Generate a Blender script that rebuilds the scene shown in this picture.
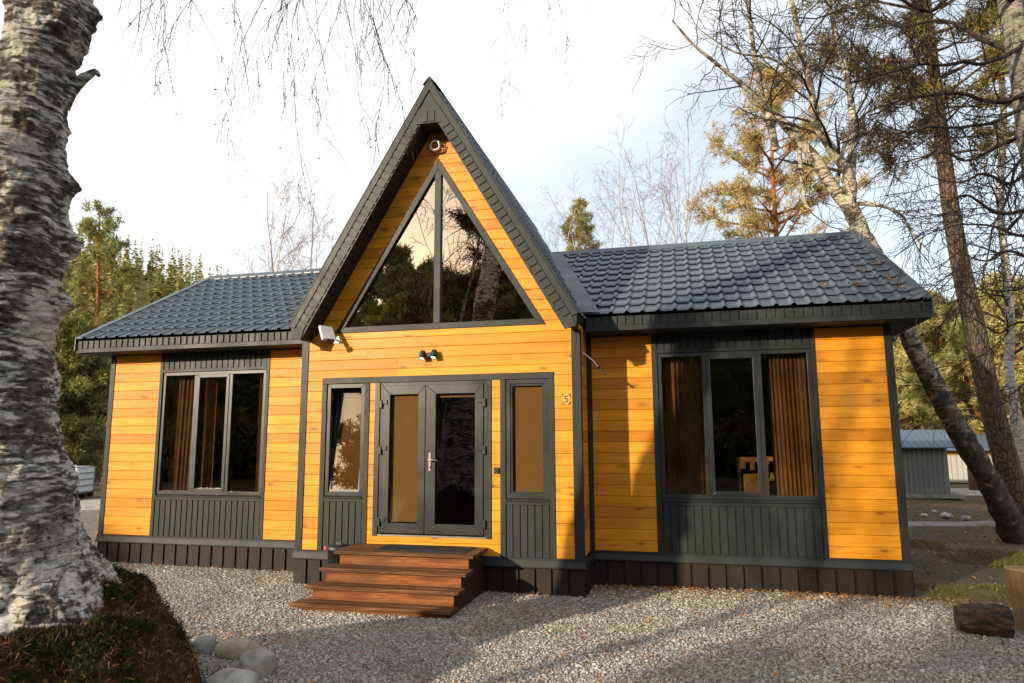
import bpy, math, random
import numpy as np
from mathutils import Vector, Matrix, Quaternion

R = math.radians
SC = bpy.context.scene
for o in list(bpy.data.objects):
    bpy.data.objects.remove(o)
COL = SC.collection

# ------------------------------------------------------------------ camera
CAM = np.array([1.2825, -9.8182, 1.959])
YAW, PITCH, ROLL, FPX = 0.2401, 0.1425, -0.0048, 688.85
W, H = 1024, 683
cf = np.array([-math.sin(YAW) * math.cos(PITCH), math.cos(YAW) * math.cos(PITCH), math.sin(PITCH)])
cr = np.array([math.cos(YAW), math.sin(YAW), 0.0])
cu = np.cross(cr, cf)
cr, cu = math.cos(ROLL) * cr + math.sin(ROLL) * cu, math.cos(ROLL) * cu - math.sin(ROLL) * cr
cam = bpy.data.cameras.new('camera')
cam.sensor_width = 36.0
cam.lens = FPX / W * 36.0
cam.clip_start = 0.05
cam.clip_end = 3000
cam.dof.use_dof = True
cam.dof.focus_distance = 10.0
cam.dof.aperture_fstop = 2.0
camo = bpy.data.objects.new('camera', cam)
COL.objects.link(camo)
camo.matrix_world = Matrix(((cr[0], cu[0], -cf[0], CAM[0]), (cr[1], cu[1], -cf[1], CAM[1]),
                            (cr[2], cu[2], -cf[2], CAM[2]), (0, 0, 0, 1)))
SC.camera = camo

def ray(u, v):
    return cf + cr * ((u - W / 2) / FPX) + cu * ((H / 2 - v) / FPX)
def at_depth(u, v, d):
    return CAM + ray(u, v) * d
def at_z(u, v, z=0.0):
    d = ray(u, v)
    return CAM + d * ((z - CAM[2]) / d[2])
def at_y(u, v, y):
    d = ray(u, v)
    return CAM + d * ((y - CAM[1]) / d[1])
def ground_at(u, depth):
    d = ray(u, H / 2)
    p = CAM + d * depth
    return np.array([p[0], p[1], 0.0])

# ------------------------------------------------------------------ light
SUN_AZ, SUN_EL = R(34.5), R(15.5)          # azimuth west of the facade normal
sdir = np.array([-math.sin(SUN_AZ) * math.cos(SUN_EL), -math.cos(SUN_AZ) * math.cos(SUN_EL), math.sin(SUN_EL)])
world = bpy.data.worlds.new('World')
SC.world = world
world.use_nodes = True
wt = world.node_tree
wt.nodes.clear()
wn = wt.nodes.new
out = wn('ShaderNodeOutputWorld')
bg = wn('ShaderNodeBackground')
sky = wn('ShaderNodeTexSky')
sky.sky_type = 'NISHITA'
sky.sun_disc = False
sky.sun_elevation = SUN_EL
sky.sun_rotation = math.atan2(sdir[0], sdir[1])
sky.air_density = 1.0
sky.dust_density = 2.0
bg.inputs['Strength'].default_value = 0.13
tc = wn('ShaderNodeTexCoord')
mp = wn('ShaderNodeMapping')
mp.inputs['Scale'].default_value = (1.0, 1.0, 2.2)
mp.inputs['Location'].default_value = (2.4, 6.1, 3.0)
nz = wn('ShaderNodeTexNoise')
nz.inputs['Scale'].default_value = 1.25
nz.inputs['Detail'].default_value = 5
nz.inputs['Roughness'].default_value = 0.45
rp = wn('ShaderNodeValToRGB')
rp.color_ramp.elements[0].position = 0.47
rp.color_ramp.elements[0].color = (0.38, 0.38, 0.38, 1)
rp.color_ramp.elements[1].position = 0.74
rp.color_ramp.elements[1].color = (1, 1, 1, 1)
mx = wn('ShaderNodeMix')
mx.data_type = 'RGBA'
mx.inputs[7].default_value = (7.2, 7.2, 7.15, 1)
wl = wt.links.new
wl(tc.outputs['Generated'], mp.inputs['Vector'])
wl(mp.outputs['Vector'], nz.inputs['Vector'])
wl(nz.outputs['Fac'], rp.inputs['Fac'])
wl(rp.outputs['Color'], mx.inputs[0])
wl(sky.outputs['Color'], mx.inputs[6])
wl(mx.outputs[2], bg.inputs['Color'])
wl(bg.outputs['Background'], out.inputs['Surface'])

sl = bpy.data.lights.new('sun', 'SUN')
sl.energy = 4.4
sl.angle = R(0.9)
sl.color = (1.0, 0.83, 0.58)
so = bpy.data.objects.new('sun', sl)
COL.objects.link(so)
so.rotation_euler = Vector(-sdir).to_track_quat('-Z', 'Y').to_euler()
so.location = (0, 0, 30)

SC.view_settings.view_transform = 'Standard'
SC.view_settings.look = 'None'
SC.view_settings.exposure = 0.70
SC.view_settings.gamma = 1.0
SC.view_settings.use_curve_mapping = False
SC.cycles.max_bounces = 8
SC.cycles.transparent_max_bounces = 16
SC.cycles.use_denoising = True
SC.cycles.caustics_reflective = False
SC.cycles.caustics_refractive = False

# ------------------------------------------------------------------ helpers
def rngf(seed):
    return np.random.default_rng(seed)

def _hash(ix, iy, iz):
    n = (ix * 374761393 + iy * 668265263 + iz * 2147483647) & 0xffffffff
    n = ((n ^ (n >> 13)) * 1274126177) & 0xffffffff
    n = n ^ (n >> 16)
    return (n & 0xffff) / 65535.0
def vnoise(p):
    p = np.asarray(p, float)
    i = np.floor(p).astype(np.int64)
    f = p - i
    f = f * f * (3 - 2 * f)
    x, y, z = i[..., 0], i[..., 1], i[..., 2]
    r = 0
    for dx in (0, 1):
        for dy in (0, 1):
            for dz in (0, 1):
                w = (f[..., 0] if dx else 1 - f[..., 0]) * (f[..., 1] if dy else 1 - f[..., 1]) * (f[..., 2] if dz else 1 - f[..., 2])
                r = r + w * _hash(x + dx, y + dy, z + dz)
    return r * 2 - 1
def fbm(p, oct=4, gain=0.5):
    p = np.asarray(p, float)
    a, s, r = 1.0, 1.0, 0
    for k in range(oct):
        r = r + a * vnoise(p * s + 17.3 * k)
        a *= gain
        s *= 2.03
    return r

class MB:
    """collects shapes in world coordinates, then links them as one mesh object"""
    def __init__(self):
        self.v = []      # arrays
        self.f = []      # lists of faces
        self.n = 0
        self.sm = []     # smooth flags
    def add(self, v, f, smooth=False):
        v = np.asarray(v, float).reshape(-1, 3)
        self.v.append(v)
        n = self.n
        if isinstance(f, np.ndarray):
            self.f.append(f + n)
            self.sm.append((len(f), smooth))
        else:
            by = {}
            for q in f:
                by.setdefault(len(q), []).append(q)
            for q in by.values():
                self.f.append(np.array(q) + n)
                self.sm.append((len(q), smooth))
        self.n += len(v)
        return self
    def box(self, x0, x1, y0, y1, z0, z1, M=None):
        v = np.array([(x, y, z) for z in (z0, z1) for y in (y0, y1) for x in (x0, x1)], float)
        if M is not None:
            v = tf(v, M)
        return self.add(v, [(0, 2, 3, 1), (4, 5, 7, 6), (0, 1, 5, 4), (2, 6, 7, 3), (0, 4, 6, 2), (1, 3, 7, 5)])
    def prism(self, poly, d, M=None, axis='y', a=0.0):
        """polygon in (x,z) extruded along y from a to a+d; axis 'z' takes (x,y); 'x' takes (y,z)"""
        n = len(poly)
        def p3(p, t):
            return {'y': (p[0], t, p[1]), 'z': (p[0], p[1], t), 'x': (t, p[0], p[1])}[axis]
        v = np.array([p3(p, a) for p in poly] + [p3(p, a + d) for p in poly], float)
        if M is not None:
            v = tf(v, M)
        f = [tuple(range(n)), tuple(range(2 * n - 1, n - 1, -1))]
        f += [(i, i + n, (i + 1) % n + n, (i + 1) % n) for i in range(n)]
        return self.add(v, f)
    def tube(self, pts, rad, n=6, cap=True, smooth=True):
        pts = np.asarray(pts, float)
        m = len(pts)
        rad = np.broadcast_to(np.asarray(rad, float), (m,))
        t = np.gradient(pts, axis=0)
        t /= np.linalg.norm(t, axis=1)[:, None] + 1e-12
        tm = t.mean(0)
        ref = np.array([0, 0, 1.0]) if abs(tm[2]) < 0.8 * (np.linalg.norm(tm) + 1e-9) else np.array([1.0, 0, 0])
        a = np.cross(t, ref)
        a /= np.linalg.norm(a, axis=1)[:, None] + 1e-12
        b = np.cross(t, a)
        ang = np.arange(n) * 2 * math.pi / n
        v = pts[:, None, :] + rad[:, None, None] * (np.cos(ang)[None, :, None] * a[:, None, :] + np.sin(ang)[None, :, None] * b[:, None, :])
        i = np.arange(m - 1)[:, None] * n
        j = np.arange(n)[None, :]
        f = np.stack([i + j, i + (j + 1) % n, i + n + (j + 1) % n, i + n + j], -1).reshape(-1, 4)
        self.add(v, f, smooth)
        if cap and n > 3:
            k = self.n - m * n
            self.f.append(np.array([list(range(k + n - 1, k - 1, -1))]))
            self.sm.append((1, False))
            self.f.append(np.array([list(range(self.n - n, self.n))]))
            self.sm.append((1, False))
        return self
    def lathe(self, prof, c, n=24, M=None, smooth=True):
        ang = np.arange(n) * 2 * math.pi / n
        v = np.array([[(r * math.cos(t), r * math.sin(t), z) for t in ang] for r, z in prof]).reshape(-1, 3)
        if M is not None:
            v = tf(v, M)
        v = v + np.array(c)
        m = len(prof)
        i = np.arange(m - 1)[:, None] * n
        j = np.arange(n)[None, :]
        f = np.stack([i + j, i + (j + 1) % n, i + n + (j + 1) % n, i + n + j], -1).reshape(-1, 4)
        return self.add(v, f, smooth)
    def grid(self, V, smooth=True):
        m, n = V.shape[:2]
        i = np.arange(m - 1)[:, None] * n
        j = np.arange(n - 1)[None, :]
        f = np.stack([i + j, i + j + 1, i + n + j + 1, i + n + j], -1).reshape(-1, 4)
        return self.add(V.reshape(-1, 3), f, smooth)
    def build(self, name, mat, parent=None, label=None, cat=None, group=None, kind=None, bevel=0, origin=None):
        V = np.concatenate(self.v)
        if origin is None:
            lo, hi = V.min(0), V.max(0)
            origin = np.array([(lo[0] + hi[0]) / 2, (lo[1] + hi[1]) / 2, lo[2]])
        origin = np.asarray(origin, float)
        V = V - origin
        me = bpy.data.meshes.new(name)
        lens = np.concatenate([np.full(len(f), f.shape[1]) for f in self.f])
        idx = np.concatenate([f.reshape(-1) for f in self.f]).astype(np.int32)
        st = np.concatenate([[0], np.cumsum(lens)[:-1]]).astype(np.int32)
        me.vertices.add(len(V))
        me.vertices.foreach_set('co', V.reshape(-1).astype(np.float32))
        me.loops.add(len(idx))
        me.loops.foreach_set('vertex_index', idx)
        me.polygons.add(len(st))
        me.polygons.foreach_set('loop_start', st)
        sm = np.concatenate([np.full(n, s) for n, s in self.sm])
        me.polygons.foreach_set('use_smooth', sm)
        me.update(calc_edges=True)
        me.validate()
        me.materials.append(mat)
        o = bpy.data.objects.new(name, me)
        COL.objects.link(o)
        if parent is not None:
            o.parent = parent
            pw = np.zeros(3)
            q = parent
            while q is not None:
                pw = pw + np.array(q.location)
                q = q.parent
            o.location = origin - pw
        else:
            o.location = origin
        if bevel:
            b = o.modifiers.new('bevel', 'BEVEL')
            b.width = bevel
            b.segments = 2
            b.limit_method = 'ANGLE'
            b.harden_normals = False
        tag(o, label, cat, group, kind)
        return o

def tf(v, M):
    M = np.array(M)
    return v @ M[:3, :3].T + M[:3, 3]
def tag(o, label=None, cat=None, group=None, kind=None):
    if label: o['label'] = label
    if cat: o['category'] = cat
    if group: o['group'] = group
    if kind: o['kind'] = kind
    return o
def empty(name, loc, label=None, cat=None, group=None, kind=None):
    o = bpy.data.objects.new(name, None)
    COL.objects.link(o)
    o.empty_display_size = 0.2
    o.location = loc
    return tag(o, label, cat, group, kind)
def copy_tree(src, loc, rz, s, label, group=None):
    r = src.copy()
    COL.objects.link(r)
    r.location = loc
    r.rotation_euler = (0, 0, rz)
    r.scale = (s, s, s)
    r['label'] = label
    if group: r['group'] = group
    for ch in list(src.children):
        c = ch.copy()
        COL.objects.link(c)
        c.parent = r
        for g in list(ch.children):
            d = g.copy()
            COL.objects.link(d)
            d.parent = c
    return r

# ------------------------------------------------------------------ materials
class NT:
    def __init__(self, name):
        self.m = bpy.data.materials.new(name)
        self.m.use_nodes = True
        self.t = self.m.node_tree
        self.t.nodes.clear()
        self.o = self.n('ShaderNodeOutputMaterial')
        self.b = self.n('ShaderNodeBsdfPrincipled')
        self.l(self.b.outputs[0], self.o.inputs[0])
    def n(self, k, **kw):
        x = self.t.nodes.new(k)
        for a, b in kw.items():
            setattr(x, a, b)
        return x
    def l(self, a, b):
        self.t.links.new(a, b)
    def put(self, inp, val):
        if hasattr(val, 'is_linked') or hasattr(val, 'links'):
            self.l(val, inp)
        elif isinstance(val, (tuple, list)) and len(val) == 3 and inp.type == 'RGBA':
            inp.default_value = (*val, 1)
        else:
            inp.default_value = val
    def obj(self):
        return self.n('ShaderNodeTexCoord').outputs['Object']
    def pos(self):
        return self.n('ShaderNodeNewGeometry').outputs['Position']
    def island(self):
        return self.n('ShaderNodeNewGeometry').outputs['Random Per Island']
    def map(self, v, s=(1, 1, 1), loc=(0, 0, 0), rot=(0, 0, 0)):
        m = self.n('ShaderNodeMapping')
        self.l(v, m.inputs[0])
        self.put(m.inputs['Scale'], s)
        self.put(m.inputs['Location'], loc)
        self.put(m.inputs['Rotation'], rot)
        return m.outputs[0]
    def noise(self, v, scale=5, detail=4, rough=0.5, dist=0):
        m = self.n('ShaderNodeTexNoise')
        self.l(v, m.inputs['Vector'])
        m.inputs['Scale'].default_value = scale
        m.inputs['Detail'].default_value = detail
        m.inputs['Roughness'].default_value = rough
        m.inputs['Distortion'].default_value = dist
        return m.outputs['Fac']
    def voro(self, v, scale=5, feature='F1', out='Distance', rnd=1.0):
        m = self.n('ShaderNodeTexVoronoi', feature=feature)
        self.l(v, m.inputs['Vector'])
        m.inputs['Scale'].default_value = scale
        m.inputs['Randomness'].default_value = rnd
        return m.outputs[out]
    def ramp(self, f, stops):
        m = self.n('ShaderNodeValToRGB')
        self.l(f, m.inputs[0])
        e = m.color_ramp.elements
        while len(e) < len(stops):
            e.new(0.5)
        for k, (p, c) in enumerate(stops):
            e[k].position = p
            e[k].color = (*c, 1) if not isinstance(c, (int, float)) else (c, c, c, 1)
        return m.outputs[0]
    def mix(self, f, a, b, mode='MIX'):
        m = self.n('ShaderNodeMix', data_type='RGBA', blend_type=mode)
        self.put(m.inputs[0], f)
        self.put(m.inputs[6], a)
        self.put(m.inputs[7], b)
        return m.outputs[2]
    def math(self, op, a, b=0.0, clamp=False):
        m = self.n('ShaderNodeMath', operation=op, use_clamp=clamp)
        self.put(m.inputs[0], a)
        self.put(m.inputs[1], b)
        return m.outputs[0]
    def vmath(self, op, a, b):
        m = self.n('ShaderNodeVectorMath', operation=op)
        self.put(m.inputs[0], a)
        self.put(m.inputs[1], b)
        return m.outputs[0]
    def bump(self, h, strength=0.3, dist=0.01):
        m = self.n('ShaderNodeBump')
        self.l(h, m.inputs['Height'])
        m.inputs['Strength'].default_value = strength
        m.inputs['Distance'].default_value = dist
        self.l(m.outputs[0], self.b.inputs['Normal'])
        return m
    def fin(self, col=None, rough=None, spec=None, metal=None):
        if col is not None: self.put(self.b.inputs['Base Color'], col)
        if rough is not None: self.put(self.b.inputs['Roughness'], rough)
        if spec is not None: self.put(self.b.inputs['Specular IOR Level'], spec)
        if metal is not None: self.put(self.b.inputs['Metallic'], metal)
        return self.m

def m_clad(name, c0, c1, c2, rough=0.48, axis=0):
    t = NT(name)
    isl = t.island()
    comb = t.n('ShaderNodeCombineXYZ')
    sh = t.math('MULTIPLY', isl, 57.0)
    for k in range(3):
        t.l(sh, comb.inputs[k])
    v = t.vmath('ADD', t.obj(), comb.outputs[0])
    sc = [22, 22, 22]
    sc[axis] = 1.1
    g = t.noise(t.map(v, tuple(sc)), 1.6, 6, 0.6, 1.2)
    sc2 = [5, 5, 5]
    sc2[axis] = 0.7
    g2 = t.noise(t.map(v, tuple(sc2)), 1.0, 3, 0.5, 0.4)
    base = t.ramp(t.math('ADD', t.math('MULTIPLY', g, 0.62), t.math('MULTIPLY', g2, 0.38)), [(0.34, c0), (0.50, c1), (0.64, c2)])
    tone = t.ramp(isl, [(0.0, 0.74), (0.35, 0.93), (1.0, 1.10)])
    base = t.mix(1.0, base, tone, 'MULTIPLY')
    hue = t.ramp(t.math('FRACT', t.math('MULTIPLY', isl, 7.31)), [(0, (1.0, 0.93, 0.80)), (0.5, (1, 1, 1)), (1, (0.99, 1.03, 1.12))])
    base = t.mix(1.0, base, hue, 'MULTIPLY')
    ks = [9.0, 0.0, 9.0]
    ks[axis] = 3.1
    if axis == 1: ks = [9.0, 3.1, 0.0]
    kd = t.voro(t.vmath('ADD', t.map(v, tuple(ks)), t.map(v, (0.4, 0.4, 0.4))), 0.62)
    k = t.ramp(kd, [(0.0, 1.0), (0.09, 0.95), (0.14, 0.35), (0.28, 0.0)])
    base = t.mix(t.math('MULTIPLY', k, 0.75), base, tuple(x * 0.32 for x in c0))
    st = t.noise(t.map(t.obj(), (0.9, 0.9, 2.6)), 1.3, 5, 0.6)
    base = t.mix(1.0, base, t.ramp(st, [(0.3, (0.86, 0.82, 0.76)), (0.55, (1, 1, 1))]), 'MULTIPLY')
    t.bump(g, 0.22, 0.004)
    rr = t.ramp(g2, [(0.3, rough - 0.06), (0.7, rough + 0.1)])
    return t.fin(base, rr, 0.28)

def m_paint(name, c, rough=0.4, var=0.12, dirt=(0.16, 0.14, 0.11), spec=0.5):
    t = NT(name)
    p = t.pos()
    n = t.noise(p, 1.7, 6, 0.65)
    n2 = t.noise(p, 38, 3, 0.6)
    lo = tuple(x * (1 - var) for x in c)
    hi = tuple(x * (1 + var) for x in c)
    col = t.ramp(n, [(0.35, lo), (0.65, hi)])
    col = t.mix(t.math('MULTIPLY', t.ramp(t.noise(t.map(p, (3, 3, 0.8)), 2.2, 6, 0.7), [(0.55, 0.0), (0.8, 0.16)]), 1.0), col, dirt)
    t.bump(n2, 0.05, 0.003)
    return t.fin(col, t.ramp(n, [(0.3, rough - 0.07), (0.7, rough + 0.1)]), spec)

def m_plain(name, c, rough=0.5, spec=0.5, metal=0.0, var=0.1, scale=8):
    t = NT(name)
    n = t.noise(t.obj(), scale, 4, 0.6)
    col = t.ramp(n, [(0.3, tuple(x * (1 - var) for x in c)), (0.7, tuple(min(1, x * (1 + var)) for x in c))])
    return t.fin(col, rough, spec, metal)

def m_island(name, cols, rough=0.8, spec=0.3, trans=0.0, noise_scale=0.0):
    t = NT(name)
    st = [(k / max(1, len(cols) - 1), c) for k, c in enumerate(cols)]
    col = t.ramp(t.island(), st)
    if noise_scale:
        n = t.noise(t.pos(), noise_scale, 4, 0.6)
        col = t.mix(1.0, col, t.ramp(n, [(0.3, 0.72), (0.7, 1.2)]), 'MULTIPLY')
    if trans:
        tr = t.n('ShaderNodeBsdfTranslucent')
        t.l(col, tr.inputs[0])
        ms = t.n('ShaderNodeMixShader')
        ms.inputs[0].default_value = trans
        t.l(t.b.outputs[0], ms.inputs[1])
        t.l(tr.outputs[0], ms.inputs[2])
        t.l(ms.outputs[0], t.o.inputs[0])
    return t.fin(col, rough, spec)

def m_glass(name, tint, refl, gcol=(1, 1, 1), ior=1.5, wav=0.0):
    t = NT(name)
    tr = t.n('ShaderNodeBsdfTransparent')
    tr.inputs[0].default_value = (*tint, 1)
    gl = t.n('ShaderNodeBsdfGlossy')
    gl.inputs['Color'].default_value = (*gcol, 1)
    gl.inputs['Roughness'].default_value = 0.004
    fr = t.n('ShaderNodeFresnel')
    fr.inputs[0].default_value = ior
    fac = t.math('ADD', t.math('MULTIPLY', fr.outputs[0], 1.15), refl, True)
    if wav:
        bm = t.n('ShaderNodeBump')
        bm.inputs['Strength'].default_value = wav
        bm.inputs['Distance'].default_value = 0.02
        t.l(t.noise(t.pos(), 1.4, 1, 0.4), bm.inputs['Height'])
        t.l(bm.outputs[0], gl.inputs['Normal'])
    ms = t.n('ShaderNodeMixShader')
    t.l(fac, ms.inputs[0])
    t.l(tr.outputs[0], ms.inputs[1])
    t.l(gl.outputs[0], ms.inputs[2])
    t.l(ms.outputs[0], t.o.inputs[0])
    t.t.nodes.remove(t.b)
    return t.m

def m_birch(name, white=(0.52, 0.49, 0.44), dark=(0.035, 0.03, 0.026), dk=0.5, low=None, scale=1.0, tint=None):
    """birch bark: pale sheets, thin dark lenticels across, black rough patches"""
    t = NT(name)
    v = t.obj()
    s = scale
    pale = t.ramp(t.noise(t.map(v, (3 * s, 3 * s, 9 * s)), 1.2, 6, 0.65), [(0.3, tuple(x * 0.55 for x in white)), (0.5, white), (0.72, tuple(min(0.8, x * 1.3) for x in white))])
    if tint is not None:
        pale = t.mix(t.ramp(t.noise(t.map(v, (1, 1, 2.2)), 1.4 * s, 3), [(0.42, 0.0), (0.62, 0.8)]), pale, tint)
    len_ = t.noise(t.map(v, (5 * s, 5 * s, 42 * s)), 1.0, 5, 0.7, 0.5)
    col = t.mix(t.ramp(len_, [(0.52, 0.0), (0.60, 0.85)]), pale, dark)
    pat = t.noise(t.map(v, (2.2 * s, 2.2 * s, 3.4 * s)), 1.3, 9, 0.72, 0.8)
    col = t.mix(t.ramp(pat, [(dk, 0.0), (dk + 0.07, 0.95)]), col, t.mix(t.noise(v, 22 * s, 4), dark, tuple(x * 3.2 for x in dark)))
    if low is not None:
        z0, z1 = low
        sep = t.n('ShaderNodeSeparateXYZ')
        t.l(v, sep.inputs[0])
        h = t.n('ShaderNodeMapRange')
        t.l(sep.outputs[2], h.inputs[0])
        h.inputs[1].default_value = z0
        h.inputs[2].default_value = z1
        h.inputs[3].default_value = 0.32
        h.inputs[4].default_value = -0.1
        m = t.ramp(t.math('ADD', t.noise(t.map(v, (5, 5, 2.2)), 1.5, 8, 0.7), h.outputs[0]), [(0.58, 0.0), (0.72, 0.9)])
        col = t.mix(m, col, t.ramp(t.noise(v, 14, 6, 0.7), [(0.35, (0.018, 0.015, 0.012)), (0.7, (0.075, 0.062, 0.048))]))
    h1 = t.math('ADD', t.math('MULTIPLY', len_, -0.5), t.math('MULTIPLY', pat, -1.0))
    t.bump(h1, 0.8, 0.03)
    return t.fin(col, 0.8, 0.2)

def m_bark(name, c0, c1, c2=None, s=1.0, zmix=None):
    t = NT(name)
    v = t.obj()
    f = t.voro(t.map(v, (9 * s, 9 * s, 2.6 * s)), 1.4, 'DISTANCE_TO_EDGE')
    n = t.noise(t.map(v, (6 * s, 6 * s, 2.5 * s)), 2.0, 7, 0.7)
    col = t.ramp(n, [(0.3, c0), (0.7, c1)])
    if c2 is not None:
        sep = t.n('ShaderNodeSeparateXYZ')
        t.l(v, sep.inputs[0])
        h = t.n('ShaderNodeMapRange')
        t.l(sep.outputs[2], h.inputs[0])
        h.inputs[1].default_value, h.inputs[2].default_value = zmix
        col = t.mix(h.outputs[0], col, t.mix(n, c2, tuple(x * 0.5 for x in c2)))
    col = t.mix(t.ramp(f, [(0.0, 0.75), (0.09, 0.0)]), col, tuple(x * 0.3 for x in c0))
    t.bump(t.math('ADD', t.ramp(f, [(0, 0.0), (0.2, 1.0)]), t.math('MULTIPLY', n, 0.6)), 0.9, 0.03)
    return t.fin(col, 0.85, 0.2)

M = {}
PINE = [(0.47, 0.165, 0.008), (0.61, 0.245, 0.012), (0.69, 0.30, 0.020)]
M['clad'] = m_clad('orange_larch_boards', *PINE)
M['clad_y'] = m_clad('orange_larch_boards_side', *PINE, axis=1)
M['step'] = m_clad('stained_step_planks', (0.026, 0.010, 0.004), (0.088, 0.035, 0.012), (0.21, 0.098, 0.042), 0.68)
M['riser'] = m_clad('stained_riser_planks', (0.045, 0.012, 0.003), (0.20, 0.066, 0.012), (0.38, 0.145, 0.028), 0.62)
M['stepside'] = m_clad('stained_side_planks', (0.018, 0.007, 0.0035), (0.038, 0.014, 0.006), (0.065, 0.026, 0.011), 0.65, 1)  # dark brown stain, deepened further to carry the shade on the side
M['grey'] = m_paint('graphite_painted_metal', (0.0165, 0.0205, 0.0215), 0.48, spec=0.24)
M['pvc'] = m_paint('graphite_window_profile', (0.016, 0.0195, 0.0205), 0.34, 0.06, spec=0.42)
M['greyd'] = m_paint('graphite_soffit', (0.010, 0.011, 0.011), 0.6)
M['groove'] = m_plain('dark_groove', (0.012, 0.012, 0.012), 0.7)
M['brown'] = m_paint('brown_skirting_metal', (0.017, 0.0105, 0.008), 0.55, 0.15, spec=0.25)
M['roof'] = m_paint('blue_grey_metal_tile', (0.060, 0.081, 0.108), 0.40, 0.16, (0.17, 0.155, 0.12))
M['flash'] = m_paint('blue_grey_flashing', (0.034, 0.050, 0.076), 0.48, 0.06)
M['inside'] = m_plain('dark_interior', (0.045, 0.034, 0.026), 0.8)
M['infloor'] = m_plain('interior_floor_boards', (0.09, 0.05, 0.028), 0.5)
M['glass'] = m_glass('window_glass', (0.85, 0.83, 0.79), 0.0)
M['gglass'] = m_glass('bronze_mirror_glass', (0.30, 0.24, 0.19), 0.40, (0.92, 0.74, 0.57), 1.5, 0.035)
M['sglass'] = m_glass('sidelight_glass', (0.72, 0.68, 0.60), 0.01, (1.0, 0.93, 0.84))
M['curtain'] = m_plain('brown_velvet_curtain', (0.17, 0.080, 0.026), 0.7, 0.3, 0, 0.35, 3)
M['blind'] = m_plain('tan_roller_blind', (0.27, 0.155, 0.055), 0.8, 0.2, 0, 0.06, 30)
M['steel'] = m_plain('brushed_steel', (0.20, 0.195, 0.185), 0.4, 0.5, 1.0)
M['white'] = m_plain('white_plastic', (0.75, 0.74, 0.71), 0.45)
M['black'] = m_plain('black_plastic', (0.012, 0.012, 0.013), 0.45)
M['mat'] = m_plain('black_rubber', (0.014, 0.014, 0.015), 0.85)

# ------------------------------------------------------------------ ground
XL, X1, X2, XR, PG = -8.195, -4.081, 0.0, 3.971, 0.789      # wing ends, gable corners, gable projection
ZS, ZW = 0.43, 3.42                                         # bottom and top of the cladding
OE, ZE, HF, YR, ZR = 0.45, 3.672, 0.234, 2.7345, 5.433      # eave overhang, eave, fascia, ridge
RX0, RX1 = -8.491, 4.33
GX, GO, GZ, GEX, GEZ = -2.015, 0.402, 7.035, 2.045, 3.577    # steep roof: ridge x, overhang, ridge z, half width at the eave
GSL = (GZ - GEZ) / GEX                                      # slope
WSL = (ZR - ZE) / (YR + OE)
YB = 2 * YR                                                 # back wall

def ground_mat():
    t = NT('ground')
    p = t.pos()
    sep = t.n('ShaderNodeSeparateXYZ')
    t.l(p, sep.inputs[0])
    x, y = sep.outputs[0], sep.outputs[1]
    wob = t.math('MULTIPLY', t.math('SUBTRACT', t.noise(p, 0.9, 5, 0.6), 0.5), 2.2)
    # gravel yard: right edge runs diagonally past the house corner, back edge behind the house
    e1 = t.math('ADD', t.math('SUBTRACT', 4.55, x), t.math('MULTIPLY', wob, 0.35))
    e1 = t.math('SUBTRACT', e1, t.math('MULTIPLY', t.math('ADD', y, 0.25), 1.6))
    e2 = t.math('ADD', t.math('SUBTRACT', 8.5, y), wob)
    e3 = t.math('ADD', t.math('ADD', 9.5, y), wob)
    gm0 = t.ramp(t.math('MULTIPLY', e3, 0.5), [(0, 0), (0.5, 1)])
    gm = t.math('MINIMUM', t.ramp(t.math('MULTIPLY', e1, 0.8), [(0, 0), (0.5, 1)]), t.ramp(t.math('MULTIPLY', e2, 0.5), [(0, 0), (0.5, 1)]))
    # gravel
    vc = t.voro(p, 46, 'F1', 'Color')
    sp = t.n('ShaderNodeSeparateColor')
    t.l(vc, sp.inputs[0])
    vd = t.voro(p, 46)
    g = t.ramp(sp.outputs[0], [(0.0, (0.10, 0.088, 0.07)), (0.3, (0.23, 0.205, 0.165)), (0.6, (0.34, 0.31, 0.26)), (0.85, (0.45, 0.42, 0.36)), (1.0, (0.30, 0.20, 0.12))])
    g = t.mix(t.ramp(vd, [(0.35, 0.0), (0.75, 0.8)]), g, (0.05, 0.045, 0.036))
    g = t.mix(t.ramp(t.noise(p, 1.3, 6, 0.7), [(0.50, 0.0), (0.70, 0.55)]), g, (0.13, 0.095, 0.06))
    # soil with needles, grass and leaves
    n1 = t.noise(p, 1.1, 7, 0.65)
    n2 = t.noise(p, 9, 6, 0.7)
    s = t.ramp(n2, [(0.3, (0.035, 0.026, 0.018)), (0.5, (0.085, 0.062, 0.04)), (0.68, (0.15, 0.115, 0.075))])
    gr = t.ramp(t.noise(p, 26, 5, 0.75), [(0.3, (0.035, 0.034, 0.012)), (0.55, (0.095, 0.085, 0.028)), (0.75, (0.19, 0.155, 0.06))])
    s = t.mix(t.ramp(n1, [(0.44, 0.0), (0.58, 0.85)]), s, gr)
    s = t.mix(t.ramp(t.noise(p, 0.33, 5, 0.6), [(0.50, 0.0), (0.62, 0.7)]), s, t.ramp(n2, [(0.3, (0.13, 0.075, 0.035)), (0.7, (0.27, 0.17, 0.08))]))
    s = t.mix(t.ramp(t.noise(p, 60, 3, 0.8), [(0.66, 0.0), (0.72, 0.8)]), s, (0.36, 0.31, 0.24))
    gm = t.math('MINIMUM', gm, gm0)
    col = t.mix(gm, s, g)
    t.bump(t.math('ADD', t.math('MULTIPLY', vd, -1.0), t.math('MULTIPLY', n2, 0.8)), 0.6, 0.03)
    return t.fin(col, 0.9, 0.2)
M['ground'] = ground_mat()

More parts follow.
